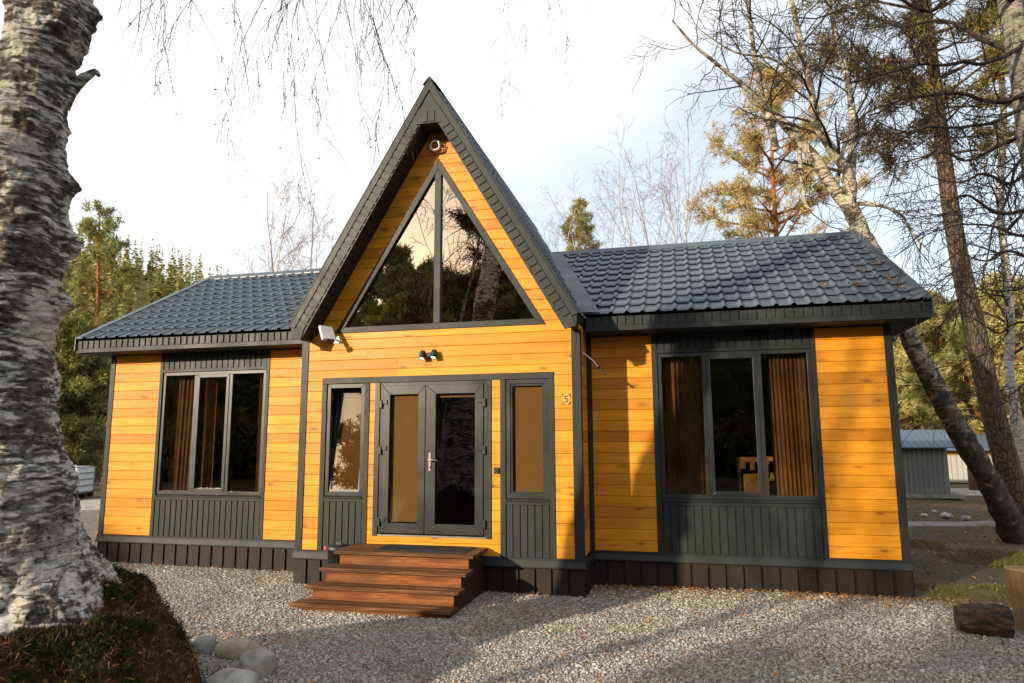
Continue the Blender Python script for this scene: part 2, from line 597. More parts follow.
def gheight(x, y):
    x, y = np.asarray(x, float), np.asarray(y, float)
    p = np.stack([x * 0.35, y * 0.35, 0 * x], -1)
    near = np.clip((np.hypot(x + 2, y - 2) - 7) / 25, 0, 1)
    h = 0.035 * fbm(p * 2.2, 3) * (0.35 + near) + 0.35 * near * fbm(p * 0.2 + 5, 2)
    return h - 0.0
xs = np.concatenate([-np.geomspace(14, 700, 26)[::-1], np.linspace(-13.6, 13.6, 137), np.geomspace(14, 700, 26)])
ys = np.concatenate([-np.geomspace(14, 700, 26)[::-1], np.linspace(-13.6, 13.6, 137), np.geomspace(14, 700, 26)])
XX, YY = np.meshgrid(xs, ys)
g = MB()
g.grid(np.stack([XX, YY, gheight(XX, YY)], -1))
g.build('ground', M['ground'], kind='structure', origin=(0, 0, 0))

# ------------------------------------------------------------------ the house
house = empty('wooden_house', (-2, 2.7, 0), 'single storey orange timber house with steep central gable and grey tiled roof', 'house')

def boards(mb, L, Rr, z0, z1, y, holes, seed, pitch=0.148, th=0.022, gap=0.003, sign=-1):
    """horizontal boards on a wall facing -y; L and Rr give the wall's edges at a height; holes = [(l(z), r(z), za, zb)]"""
    rg = random.Random(seed)
    z = z0
    while z < z1 - 1e-4:
        zt = min(z + pitch, z1)
        cuts = [z, zt]
        for h in holes:
            for q in (h[2], h[3]):
                if z + 1e-4 < q < zt - 1e-4: cuts.append(q)
        cuts = sorted(cuts)
        for a, b in zip(cuts[:-1], cuts[1:]):
            m = (a + b) / 2
            segs = [[(L(a), L(b)), (Rr(a), Rr(b))]]
            for h in holes:
                if h[2] <= m <= h[3]:
                    ns = []
                    for s in segs:
                        hl, hr = (h[0](a), h[0](b)), (h[1](a), h[1](b))
                        if hr[0] <= s[0][0] or hl[0] >= s[1][0]:
                            ns.append(s)
                            continue
                        if hl[0] > s[0][0]: ns.append([s[0], hl])
                        if hr[0] < s[1][0]: ns.append([hr, s[1]])
                    segs = ns
            for s in segs:
                w = s[1][0] - s[0][0]
                if w < 0.01: continue
                ps = [0.0]
                x = rg.uniform(0.9, 2.6)
                while x < w - 0.5:
                    ps.append(x / w)
                    x += rg.uniform(1.6, 3.2)
                ps.append(1.0)
                for p, q in zip(ps[:-1], ps[1:]):
                    xa0 = s[0][0] + (s[1][0] - s[0][0]) * p + 0.0012
                    xa1 = s[0][1] + (s[1][1] - s[0][1]) * p + 0.0012
                    xb0 = s[0][0] + (s[1][0] - s[0][0]) * q - 0.0012
                    xb1 = s[0][1] + (s[1][1] - s[0][1]) * q - 0.0012
                    ga = gap / 2 if a == z else 0.0
                    gb = gap / 2 if b == zt else 0.0
                    c = 0.0045
                    dy = rg.uniform(-0.0012, 0.0012)
                    yf, yk = y + sign * (th + dy), y
                    v = [(xa0, yk, a + ga), (xb0, yk, a + ga), (xb1, yk, b - gb), (xa1, yk, b - gb),
                         (xa0, yf - sign * c, a + ga), (xb0, yf - sign * c, a + ga), (xb1, yf - sign * c, b - gb), (xa1, yf - sign * c, b - gb),
                         (xa0, yf, a + ga + (c if ga else 0)), (xb0, yf, a + ga + (c if ga else 0)), (xb1, yf, b - gb - (c if gb else 0)), (xa1, yf, b - gb - (c if gb else 0))]
                    f = [(8, 9, 10, 11), (4, 5, 9, 8), (11, 10, 6, 7), (0, 1, 5, 4), (7, 6, 2, 3), (0, 4, 8, 11, 7, 3), (1, 2, 6, 10, 9, 5), (3, 2, 1, 0)]
                    mb.add(v, f)
        z = zt
    return mb

K = lambda c: (lambda z: c)
# openings: window and door groups (trim outline)
LW = (-7.20, -5.13)
RW = (0.90, 3.04)
SL = (-3.742, -3.0)
DR = (-2.914, -1.209)
SR = (-1.09, -0.351)
YG = -PG
TB = 2.775                                          # underside of the trim band above the doors
TRI0, TRI1, TRIZ0, TRIZ1, TRIX = -3.565, -0.452, 3.507, 6.02, -2.009
tl = lambda z: TRI0 + (TRIX - TRI0) * (z - TRIZ0) / (TRIZ1 - TRIZ0)
tr_ = lambda z: TRI1 + (TRIX - TRI1) * (z - TRIZ0) / (TRIZ1 - TRIZ0)
gl = lambda z: max(X1 + 0.10, GX - (GZ - 0.16 - z) / GSL)
gr = lambda z: min(X2 - 0.11, GX + (GZ - 0.16 - z) / GSL)

# walls: dark core behind, boards in front; each wall one part
for k, (a, b) in enumerate(((XL + 0.085, LW[0]), (LW[1], X1), (X2, RW[0]), (RW[1], XR - 0.09))):
    wl = MB()
    boards(wl, K(a), K(b), ZS + 0.022, ZW, 0.0, [], 30 + k)
    wl.build('wall', M['clad'], house)
wg = MB()
boards(wg, gl, gr, ZS + 0.022, GZ - 0.25, YG, [(K(SL[0]), K(SL[1]), 0, 2.861), (K(SR[0]), K(SR[1]), 0, 2.861),
       (K(DR[0]), K(DR[1]), 0.672, 2.861), (K(SL[0]), K(SR[1]), TB, 2.861), (tl, tr_, TRIZ0, TRIZ1)], 5)
w_gable = wg.build('wall', M['clad'], house)
def side_boards(mb, x, sgn, y0, y1, seed):
    t = MB()
    boards(t, K(0.0), K(y1 - y0), ZS + 0.022, ZW + 0.1, 0.0, [], seed)
    for v, f in zip([np.concatenate(t.v)], [None]):
        V = np.stack([x - sgn * v[:, 1], y0 + v[:, 0], v[:, 2]], -1)
    k = 0
    mb.v.append(V)
    for ff, s in zip(t.f, t.sm):
        mb.f.append(ff + mb.n)
        mb.sm.append(s)
    mb.n += len(V)
for xx, sg, ya, yb, sd in ((X2 - 0.03, 1, YG + 0.02, -0.03, 6), (X1 + 0.03, -1, YG + 0.02, -0.03, 7), (XR - 0.025, 1, 0.02, YB, 8), (XL + 0.025, -1, 0.02, YB, 9)):
    ws = MB()
    side_boards(ws, xx, sg, ya, yb, sd)
    ws.build('side_wall', M['clad_y'], house)

# structural core (inner walls, floor and back), seen only as darkness through the glass
co = MB()
def core(x0, x1, y, z0, z1, holes, th=0.12):
    xs_ = sorted({x0, x1, *[h[0] for h in holes], *[h[1] for h in holes]})
    for a, b in zip(xs_[:-1], xs_[1:]):
        m = (a + b) / 2
        blocked = sorted((h[2], h[3]) for h in holes if h[0] <= m <= h[1])
        z = z0
        for p, q in blocked:
            if p > z: co.box(a, b, y + 0.001, y + th, z, p)
            z = max(z, q)
        if z < z1: co.box(a, b, y + 0.001, y + th, z, z1)
core(XL + 0.05, X1 + 0.12, 0.0, 0.3, ZW + 0.05, [(-7.13, -5.2, 1.17, 3.10)])
core(X2 - 0.12, XR - 0.05, 0.0, 0.3, ZW + 0.05, [(0.98, 2.97, 1.2, 3.12)])
core(X1 + 0.06, X2 - 0.06, YG, 0.3, 3.49, [(-3.68, -3.05, 1.25, 2.72), (-1.03, -0.41, 1.25, 2.72), (-2.83, -1.29, 0.68, 2.75)])
co.prism([(X1 + 0.06, 3.49), (TRI0, 3.49), (TRIX, TRIZ1), (TRI1, 3.49), (X2 - 0.06, 3.49), (GX, GZ - 0.3)], 0.08, a=YG + 0.001)
co.box(X1 + 0.06, X1 + 0.16, YG + 0.14, 0.001, 0.3, 3.5)
co.box(X2 - 0.16, X2 - 0.06, YG + 0.14, 0.001, 0.3, 3.5)
co.box(XL + 0.05, XL + 0.15, 0.12, YB, 0.3, 3.5)
co.box(XR - 0.15, XR - 0.05, 0.12, YB, 0.3, 3.5)
co.box(XL + 0.1, XR - 0.1, YB, YB + 0.1, 0.3, 5.5)
co.prism([(X1 + 0.06, 3.3), (X2 - 0.06, 3.3), (GX, GZ - 0.25)], 0.08, a=YB + 0.102)
co.box(X1 - 0.1, X1 - 0.0, 0.15, YB - 0.01, 0.6, 3.6)
co.box(X2 + 0.0, X2 + 0.1, 0.15, YB - 0.01, 0.6, 3.6)
co.box(XL + 0.16, X1 - 0.12, 0.13, YB - 0.02, 3.43, 3.48)
co.box(X2 + 0.12, XR - 0.16, 0.13, YB - 0.02, 3.43, 3.48)
co.build('inner_wall', M['inside'], house)
fl = MB()
fl.box(XL + 0.16, XR - 0.16, 0.13, YB - 0.02, 0.50, 0.58)
fl.box(X1 + 0.17, X2 - 0.17, YG + 0.13, 0.125, 0.50, 0.581)
fl.build('inner_floor', M['infloor'], house)

# skirting of profiled brown sheet
def profiled(mb, x0, x1, y, z0, z1, pitch, groove, depth, back=0.012):
    """raised flats with dark grooves between, facing -y"""
    n = max(1, round((x1 - x0) / pitch))
    p = (x1 - x0) / n
    for k in range(n):
        a, b = x0 + k * p + groove / 2, x0 + (k + 1) * p - groove / 2
        poly = [(a - groove * 0.2, y), (a, y - depth), (b, y - depth), (b + groove * 0.2, y)]
        mb.prism(poly, z1 - z0, axis='z', a=z0)
    mb.box(x0, x1, y - 0.002, y + back, z0, z1)
def skirt(x0, x1, y):
    b = MB()
    profiled(b, x0, x1, y + 0.008, -0.25, ZS - 0.08, 0.222, 0.035, 0.03)
    o = b.build('skirting', M['brown'], house)
    f = MB()
    f.prism([(y + 0.0, ZS), (y - 0.034, ZS), (y - 0.036, ZS - 0.02), (y - 0.06, ZS - 0.082), (y - 0.06, ZS - 0.096), (y, ZS - 0.08)], x1 - x0, axis='x', a=x0)
    f.box(x0, x1, y - 0.030, y - 0.001, ZS, ZS + 0.021)
    f.build('flashing', M['grey'], o)
skirt(XL - 0.03, X1 + 0.03, 0.0)
skirt(X2 - 0.0, XR + 0.03, 0.0)
skirt(X1 - 0.03, X2 + 0.03, YG)
for xa, xb, ya, yb, fa, fb in ((X2 - 0.06, X2 + 0.02, YG + 0.02, -0.02, X2 - 0.02, X2 + 0.045), (X1 - 0.02, X1 + 0.06, YG + 0.02, -0.02, X1 - 0.045, X1 + 0.02),
                               (XR - 0.06, XR + 0.01, 0.02, YB, XR - 0.02, XR + 0.05), (XL - 0.01, XL + 0.06, 0.02, YB, XL - 0.05, XL + 0.02)):
    sk = MB()
    sk.box(xa, xb, ya, yb, -0.25, ZS - 0.08)
    o = sk.build('skirting', M['brown'], house)
    sk = MB()
    sk.box(fa, fb, ya - 0.018 if ya < 0 else 0.002, -0.062 if yb < 0 else yb, ZS - 0.09, ZS - 0.003)
    sk.build('flashing', M['grey'], o)

# corner trims
def corner(x0, x1, y0, y1, z0, z1, xs0, xs1):
    b = MB()
    b.box(x0, x1, y0 - 0.006, y0, z0, z1)
    b.box(xs0, xs1, y0, y1, z0, z1)
    b.build('corner_trim', M['grey'], house, bevel=0.003)
corner(XL - 0.008, XL + 0.084, -0.027, 0.09, ZS + 0.001, ZW + 0.02, XL - 0.008, XL - 0.002)
corner(XR - 0.089, XR + 0.008, -0.027, 0.09, ZS + 0.001, ZW + 0.02, XR + 0.002, XR + 0.008)
corner(X1 - 0.008, X1 + 0.099, YG - 0.027, YG + 0.09, ZS + 0.001, 3.55, X1 - 0.008, X1 - 0.002)
corner(X2 - 0.109, X2 + 0.008, YG - 0.027, YG + 0.09, ZS + 0.001, 3.42, X2 + 0.002, X2 + 0.008)
b = MB()
b.box(X2 + 0.001, X2 + 0.055, -0.031, -0.024, ZS + 0.02, ZW)
b.box(X2 + 0.002, X2 + 0.007, -0.10, -0.031, ZS + 0.001, ZW)
b.build('corner_trim', M['greyd'], house)

# ------------------------------------------------------------------ windows
def rim(mb, x0, x1, z0, z1, w, ya, yb, wt=None, wb=None):
    """mitred frame ring between y=ya (front) and yb"""
    wt = w if wt is None else wt
    wb = w if wb is None else wb
    O = [(x0, z0), (x1, z0), (x1, z1), (x0, z1)]
    I = [(x0 + w, z0 + wb), (x1 - w, z0 + wb), (x1 - w, z1 - wt), (x0 + w, z1 - wt)]
    for k in range(4):
        q = (k + 1) % 4
        mb.prism([O[k], O[q], I[q], I[k]], yb - ya, a=ya)
def pane(mb, x0, x1, z0, z1, y, th=0.012):
    mb.box(x0, x1, y, y + th, z0, z1)

def window_wing(x0, x1, zb, zt, posts, trim, name_seed):
    """three-light window; x0..x1 frame outline, posts = [(a,b,sash)]"""
    fr = MB()
    fw = 0.055
    rim(fr, x0, x1, zb, zt, fw, -0.012, 0.06)
    for a, b in posts['mull']:
        fr.box(a, b, -0.0115, 0.058, zb + fw + 0.0005, zt - fw - 0.0005)
    w = fr.build('window', M['pvc'], house, bevel=0.004)
    s = MB()
    a, b = posts['sash']
    rim(s, a, b, zb + fw - 0.008, zt - fw + 0.008, 0.055, -0.022, 0.03)
    s.build('sash', M['pvc'], w, bevel=0.004)
    for a, b in posts['glass']:
        p = MB()
        pane(p, a, b, zb + 0.04, zt - 0.04, 0.012)
        p.build('pane', M['glass'], w)
    # painted sheet trim round the window, ribbed panels above and below
    t = MB()
    g0, g1 = trim
    t.box(g0, x0 - 0.001, -0.034, 0.0, ZS + 0.023, ZW)
    t.box(x1 + 0.001, g1, -0.034, 0.0, ZS + 0.023, ZW)
    t.prism([(0.0, zb - 0.001), (-0.012, zb - 0.001), (-0.062, zb - 0.022), (-0.062, zb - 0.032), (-0.034, zb - 0.036), (-0.034, zb - 0.085), (0.0, zb - 0.085)], x1 - x0, axis='x', a=x0)
    t.box(x0, x1, -0.034, 0.0, zt + 0.001, zt + 0.05)
    t.build('trim', M['grey'], w, bevel=0.003)
    for za, zc in ((ZS + 0.023, zb - 0.086), (zt + 0.051, ZW)):
        r = MB()
        profiled(r, x0, x1, -0.008, za, zc, 0.105, 0.022, 0.016)
        r.build('ribbed_panel', M['grey'], w)
    return w
window_wing(-7.14, -5.19, 1.115, 3.11, dict(mull=[(-6.535, -6.48), (-5.865, -5.81)], sash=(-6.478, -5.867), glass=[(-7.10, -6.53), (-6.44, -5.90), (-5.82, -5.23)]), LW, 1)
window_wing(0.975, 2.985, 1.165, 3.155, dict(mull=[(1.575, 1.63), (2.295, 2.35)], sash=(1.632, 2.293), glass=[(1.01, 1.60), (1.67, 2.25), (2.32, 2.95)]), RW, 2)

def sidelight(g0, g1, glass, tilt):
    zb, zt = 1.20, 2.773
    x0, x1 = g0 + 0.075, g1 - 0.075
    fr = MB()
    rim(fr, x0, x1, zb, zt - 0.001, 0.06, YG - 0.016, YG + 0.06)
    w = fr.build('window', M['pvc'], house, bevel=0.004)
    t = MB()
    t.box(g0, x0 - 0.001, YG - 0.034, YG, ZS + 0.023, TB - 0.001)
    t.box(x1 + 0.001, g1, YG - 0.034, YG, ZS + 0.023, TB - 0.001)
    t.prism([(YG, zb - 0.001), (YG - 0.014, zb - 0.001), (YG - 0.06, zb - 0.018), (YG - 0.06, zb - 0.028), (YG - 0.034, zb - 0.032), (YG - 0.034, zb - 0.08), (YG, zb - 0.08)], x1 - x0, axis='x', a=x0)
    t.build('trim', M['grey'], w, bevel=0.003)
    r = MB()
    profiled(r, x0, x1, YG - 0.008, ZS + 0.023, zb - 0.081, 0.105, 0.022, 0.016)
    r.build('ribbed_panel', M['grey'], w)
    a, b, c, d = x0 + 0.052, x1 - 0.052, zb + 0.052, zt - 0.055
    T = Matrix.Translation((0, YG + 0.02, c)) @ Matrix.Rotation(-tilt, 4, 'X') @ Matrix.Translation((0, -(YG + 0.02), -c))
    s = MB()
    rim(s, a, b, c, d, 0.035, YG + 0.0, YG + 0.045)
    s.v = [tf(v, T) for v in s.v]
    s.build('sash', M['pvc'], w, bevel=0.003)
    p = MB()
    pane(p, a + 0.025, b - 0.025, c + 0.025, d - 0.025, YG + 0.015)
    p.v = [tf(v, T) for v in p.v]
    p.build('pane', glass, w)
    bl = MB()
    bl.box(a + 0.02, b - 0.02, YG + 0.05, YG + 0.053, c + 0.01, d - 0.02)
    bl.v = [tf(v, T) for v in bl.v]
    bl.build('roller_blind', M['blind'], w)
    return w
w = sidelight(SL[0], SL[1], M['sglass'], R(6.5))
w['label'] = 'narrow sidelight tilted open at the top'
sidelight(SR[0], SR[1], M['glass'], 0.0)

# trim band above the doors
t = MB()
t.box(SL[0], SR[1], YG - 0.036, YG, TB, 2.861)
t.build('door_head_trim', M['grey'], house, bevel=0.003)

# triangular gable window
def inset_tri(d):
    # offsets of the outline's three edges
    al = math.atan2(TRIZ1 - TRIZ0, TRIX - TRI0)
    ar = math.atan2(TRIZ1 - TRIZ0, TRI1 - TRIX)
    zb = TRIZ0 + d
    l0 = TRI0 + d / math.tan(al / 2)
    r0 = TRI1 - d / math.tan(ar / 2)
    zt = TRIZ1 - d / math.cos(math.pi / 2 - (math.pi / 2 - (math.pi - al - ar) / 2) ) if False else zb + (TRIX - l0) * math.tan(al)
    return [(l0, zb), (r0, zb), (TRIX, zt)]
fr = MB()
O, I = inset_tri(0.0), inset_tri(0.085)
for k in range(3):
    q = (k + 1) % 3
    fr.prism([O[k], O[q], I[q], I[k]], 0.09, a=YG - 0.036)
mz = 0.048
al = math.tan(math.atan2(TRIZ1 - TRIZ0, TRIX - TRI0))
fr.prism([(TRIX - mz, I[0][1] + 0.001), (TRIX + mz, I[0][1] + 0.001), (TRIX + mz, I[2][1] - mz * al), (TRIX, I[2][1] - 0.001), (TRIX - mz, I[2][1] - mz * al)], 0.085, a=YG - 0.034)
gw = fr.build('gable_window', M['grey'], house, bevel=0.004)
p = MB()
J = inset_tri(0.06)
p.prism([(J[0][0], J[0][1]), (TRIX - 0.03, J[0][1]), (TRIX - 0.03, J[2][1] - 0.03 * al)], 0.012, a=YG + 0.012)
p.build('pane', M['gglass'], gw)
p = MB()
p.prism([(TRIX + 0.03, J[0][1]), (J[1][0], J[0][1]), (TRIX + 0.03, J[2][1] - 0.03 * al)], 0.012, a=YG + 0.012)
p.build('pane', M['gglass'], gw)

# double door
zb, zt = 0.70, 2.774
d = MB()
d.box(DR[0], DR[0] + 0.075, YG - 0.033, YG, 0.672, TB - 0.001)
d.box(DR[1] - 0.075, DR[1], YG - 0.033, YG, 0.672, TB - 0.001)
fx0, fx1 = DR[0] + 0.076, DR[1] - 0.076
O = [(fx0, zb), (fx0, zt), (fx1, zt), (fx1, zb)]
I = [(fx0 + 0.05, zb), (fx0 + 0.05, zt - 0.055), (fx1 - 0.05, zt - 0.055), (fx1 - 0.05, zb)]
for k in range(3):
    d.prism([O[k], O[k + 1], I[k + 1], I[k]], 0.08, a=YG - 0.018)
df = d.build('door_frame', M['pvc'], house, bevel=0.004)
th = MB()
th.box(fx0, fx1, YG - 0.03, YG + 0.05, 0.674, 0.695)
th.build('threshold', M['steel'], df)
def leaf(x0, x1, g0, g1, hinge_x, hs, handle, blind):
    m = MB()
    z0, z1 = 0.712, zt - 0.045
    ga, gb = 0.845, 2.60
    O = [(x0, z0), (x1, z0), (x1, z1), (x0, z1)]
    I = [(g0, ga), (g1, ga), (g1, gb), (g0, gb)]
    for k in range(4):
        q = (k + 1) % 4
        m.prism([O[k], O[q], I[q], I[k]], 0.06, a=YG - 0.032)
    dd = m.build('door', M['pvc'], house, bevel=0.005)
    p = MB()
    pane(p, g0 - 0.01, g1 + 0.01, ga - 0.01, gb + 0.01, YG + 0.0)
    p.build('pane', M['glass'], dd)
    for z in hs:
        h = MB()
        h.box(hinge_x - 0.022, hinge_x + 0.022, YG - 0.062, YG - 0.0325, z - 0.055, z + 0.055)
        s = 1 if hinge_x < (x0 + x1) / 2 else -1
        h.box(min(hinge_x, hinge_x + s * 0.095), max(hinge_x, hinge_x + s * 0.095), YG - 0.046, YG - 0.0325, z + 0.0, z + 0.06)
        h.build('hinge', M['pvc'], dd, bevel=0.005)
    if handle:
        h = MB()
        hx = (x0 + g0) / 2 - 0.005
        h.box(hx - 0.016, hx + 0.016, YG - 0.041, YG - 0.0325, 1.55, 1.80)
        h.tube([(hx, YG - 0.04, 1.70), (hx, YG - 0.085, 1.70)], 0.010, 10)
        h.tube([(hx - 0.008, YG - 0.088, 1.70), (hx + 0.06, YG - 0.092, 1.70), (hx + 0.135, YG - 0.090, 1.692)], [0.011, 0.010, 0.008], 10)
        h.tube([(hx, YG - 0.041, 1.60), (hx, YG - 0.052, 1.60)], 0.011, 10)
        h.build('handle', M['steel'], dd, bevel=0.002)
    bl = MB()
    if blind:
        bl.box(g0 - 0.02, g1 + 0.02, YG + 0.032, YG + 0.035, 0.86, gb + 0.02)
        bl.box(g0 - 0.02, g1 + 0.02, YG + 0.028, YG + 0.0315, 0.862, 0.885)
    else:
        bl.box(g0 - 0.01, g1 + 0.01, YG + 0.03, YG + 0.045, 2.55, 2.575)
        bl.tube([(g0 + 0.012, YG + 0.035, 2.55), (g0 + 0.012, YG + 0.035, 0.86)], 0.006, 6)
    bl.build('roller_blind', M['blind'], dd)
SPL = -2.155
leaf(fx0 + 0.040, SPL - 0.002, -2.685, -2.265, fx0 + 0.022, (0.86, 1.83, 2.47), False, True)
leaf(SPL + 0.002, fx1 - 0.040, -2.005, -1.445, fx1 - 0.022, (0.86, 1.83, 2.47), True, False)

# ------------------------------------------------------------------ roofs
def tile_prof(u):
    """height over one wave, u in 0..1: flat pan with a raised rounded ridge"""
    u = np.asarray(u) % 1.0
    return np.interp(u, [0, 0.30, 0.62, 0.74, 0.80, 0.86, 0.97, 1.0], [0.001, 0.003, 0.001, 0.027, 0.033, 0.030, 0.003, 0.001])
def tiles(mb, x0, x1, y0, z0, y1, z1, pitch, course, keep=None, flip=False, off=0.0):
    """pressed metal tiles from eave (y0,z0) up to (y1,z1)"""
    n = int(round((x1 - x0) / pitch * 14)) + 1
    xs_ = np.linspace(x0, x1, n)
    Ls = math.hypot(y1 - y0, z1 - z0)
    nc = max(1, round(Ls / course))
    nrm = np.array([0, -(z1 - z0), (y1 - y0)]) / Ls
    if nrm[2] < 0: nrm = -nrm
    for k in range(nc):
        rows = []
        for q, hh in ((0.0, 0.023), (0.012, 0.026), (0.5, 0.015), (1.0, 0.004), (1.32, -0.004)):
            t_ = min((k + q) / nc, 1.0)
            h = tile_prof((xs_ - x0) / pitch + off) + hh
            rows.append(np.stack([xs_, y0 + (y1 - y0) * t_ + nrm[1] * h, z0 + (z1 - z0) * t_ + nrm[2] * h], -1))
        V = np.array(rows)
        m, n_ = V.shape[:2]
        i = np.arange(m - 1)[:, None] * n_
        j = np.arange(n_ - 1)[None, :]
        f = np.stack([i + j, i + j + 1, i + n_ + j + 1, i + n_ + j], -1).reshape(-1, 4)
        v = V.reshape(-1, 3)
        if keep is not None:
            f = f[keep(v[f].mean(1))]
        if len(f): mb.add(v, f, True)
    return mb
def under_gable(c):
    return (GZ - GSL * np.abs(c[:, 0] - GX)) < c[:, 2] + 0.0 * c[:, 0]
PW, CO = 0.2125, 0.33
rf = MB()
tiles(rf, RX0 + 0.02, -2.2, -OE - 0.05, ZE - 0.028, YR, ZR, PW, CO, lambda c: (GZ - GSL * np.abs(c[:, 0] - GX)) < c[:, 2])
roofL = rf.build('roof', M['roof'], house)
rf = MB()
tiles(rf, -1.9, RX1 - 0.02, -OE - 0.05, ZE - 0.028, YR, ZR, PW, CO, lambda c: (GZ - GSL * np.abs(c[:, 0] - GX)) < c[:, 2])
roofR = rf.build('roof', M['roof'], house)
for a, b in ((RX0 + 0.02, X1 + 0.6), (X2 - 0.6, RX1 - 0.02)):
    rf = MB()
    tiles(rf, a, b, 2 * YR + OE + 0.05, ZE - 0.028, YR, ZR, PW, CO)
    rf.build('roof', M['roof'], house)
# slabs under the tiles, closed at the ends
for rfl, a, b in ((roofL, RX0 + 0.03, -4.0), (roofR, -0.03, RX1 - 0.03)):
    s = MB()
    s.prism([(-OE, ZE - 0.06), (YR, ZR - 0.04), (2 * YR + OE, ZE - 0.06), (2 * YR + OE, ZE - 0.11), (YR, ZR - 0.22), (-OE, ZE - 0.11)], b - a, axis='x', a=a)
    s.build('roof_deck', M['groove'], rfl)
# eave: drip edge, ribbed fascia, soffit
def eave(rfl, x0, x1):
    f = MB()
    zt_, zb_ = ZE - 0.035, ZE - HF
    f.box(x0, x1, -OE - 0.003, -OE + 0.012, zb_, zt_)
    f.box(x0, x1, -OE - 0.022, -OE - 0.0035, zb_ - 0.004, zb_ + 0.065)
    n = round((x1 - x0) / 0.112)
    p = (x1 - x0) / n
    for k in range(n):
        f.box(x0 + k * p + 0.012, x0 + (k + 1) * p - 0.012, -OE - 0.021, -OE - 0.0035, zb_ + 0.066, zt_ - 0.004)
    f.build('fascia', M['grey'], rfl, bevel=0.003)
    s = MB()
    s.box(x0 + 0.005, x1 - 0.005, -OE + 0.013, 0.10, zb_ + 0.002, zb_ + 0.014)
    k = -OE + 0.02
    while k < 0.0:
        s.box(x0 + 0.006, x1 - 0.006, k, k + 0.095, zb_ - 0.006, zb_ + 0.0015)
        k += 0.112
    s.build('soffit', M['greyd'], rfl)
eave(roofL, RX0, X1 - 0.03)
eave(roofR, X2 + 0.03, RX1)
# verge caps, end boards and ridge
def verge(rfl, x, s):
    c = MB()
    for yA, yB_ in ((-OE - 0.06, YR), (2 * YR + OE + 0.06, YR)):
        poly = [(yA, ZE - 0.033 + 0.03), (YR, ZR + 0.035), (YR, ZR - 0.20), (yA, ZE - 0.2)]
        c.prism(poly, 0.012, axis='x', a=x if s > 0 else x - 0.012)
        c.prism([(yA, ZE + 0.018), (YR, ZR + 0.057), (YR, ZR + 0.045), (yA, ZE + 0.006)], 0.13, axis='x', a=(x + 0.012 - 0.13) if s > 0 else x - 0.012)
    c.build('verge_trim', M['roof'], rfl)
    e = MB()
    e.box(min(x, x - s * 0.36), max(x, x - s * 0.36), 0.0, YB, ZE - HF, ZE - HF + 0.012)
    e.prism([(-OE, ZE - HF), (-OE, ZE - 0.2), (YR, ZR - 0.2), (2 * YR + OE, ZE - 0.2), (2 * YR + OE, ZE - HF), (0, ZE - HF)], 0.02, axis='x', a=x - s * 0.012)
    e.build('end_board', M['grey'], rfl)
verge(roofL, RX0, -1)
verge(roofR, RX1, 1)
for rfl, a, b in ((roofL, RX0 + 0.01, -2.9), (roofR, -1.05, RX1 - 0.01)):
    c = MB()
    c.prism([(YR - 0.15, ZR - 0.055), (YR - 0.15, ZR - 0.035), (YR - 0.035, ZR + 0.058), (YR + 0.035, ZR + 0.058), (YR + 0.15, ZR - 0.035), (YR + 0.15, ZR - 0.055)], b - a, axis='x', a=a)
    c.build('ridge_cap', M['roof'], rfl)

# steep gable roof
YF = YG - GO
gs = MB()
def steep(side):
    t = MB()
    L0, L1 = YF + 0.02, YB + 0.5
    # local: u along y, eave at |x-GX|=GEX
    n = int((L1 - L0) / PW * 8) + 1
    u = np.linspace(L0, L1, n)
    Ls = math.hypot(GEX, GZ - GEZ)
    nc = round(Ls / CO)
    nrm = np.array([side * (GZ - GEZ), 0, GEX]) / Ls
    rows = []
    for k in range(nc):
        for q, hh in ((0.0, 0.030), (0.02, 0.032), (0.5, 0.016), (0.985, 0.0)):
            qq = (k + q) / nc
            h = tile_prof((u - L0) / PW) + hh - 0.01
            rows.append(np.stack([GX + side * GEX * (1 - qq) + nrm[0] * h, u, GEZ + (GZ - GEZ) * qq + nrm[2] * h], -1))
    t.grid(np.array(rows))
    return t
st = steep(1)
st2 = steep(-1)
for v, f, s in zip(st2.v, st2.f, st2.sm):
    st.add(v, f[:, ::-1], True)
roofG = st.build('roof', M['roof'], house)
T_ = 0.22                                                   # depth of the rake square to the slope
ca, sa = GEX / math.hypot(GEX, GZ - GEZ), (GZ - GEZ) / math.hypot(GEX, GZ - GEZ)
hw = T_ / sa                                                # the same measured level
dk = MB()
for s in (-1, 1):
    q = [(GX, GZ - 0.012), (GX + s * GEX, GEZ - 0.012), (GX + s * (GEX - 0.10), GEZ - 0.19), (GX, GZ - 0.36)]
    dk.prism(q, YB + 0.45 - YF - 0.05, a=YF + 0.05)
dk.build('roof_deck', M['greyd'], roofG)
# soffit boards of the overhang, one each slope, and the level collar
sf = MB()
for s in (-1, 1):
    Lr = math.hypot(GEX, GZ - GEZ)
    k = 0.32
    while k < Lr - 0.03:
        a, b = k + 0.006, min(k + 0.106, Lr - 0.0)
        def pt(l, d):
            return (GX + s * (ca * l - sa * d), GZ - sa * l - ca * d)
        sf.prism([pt(a, T_ - 0.02), pt(b, T_ - 0.02), pt(b, T_ - 0.004), pt(a, T_ - 0.004)], GO - 0.01, a=YF + 0.031)
        k += 0.112
ZC = 6.40
hc = (GZ - ZC) / GSL
sf.box(GX - hc, GX + hc, YF + 0.031, YG + 0.01, ZC, ZC + 0.012)
sf.build('soffit', M['greyd'], roofG)
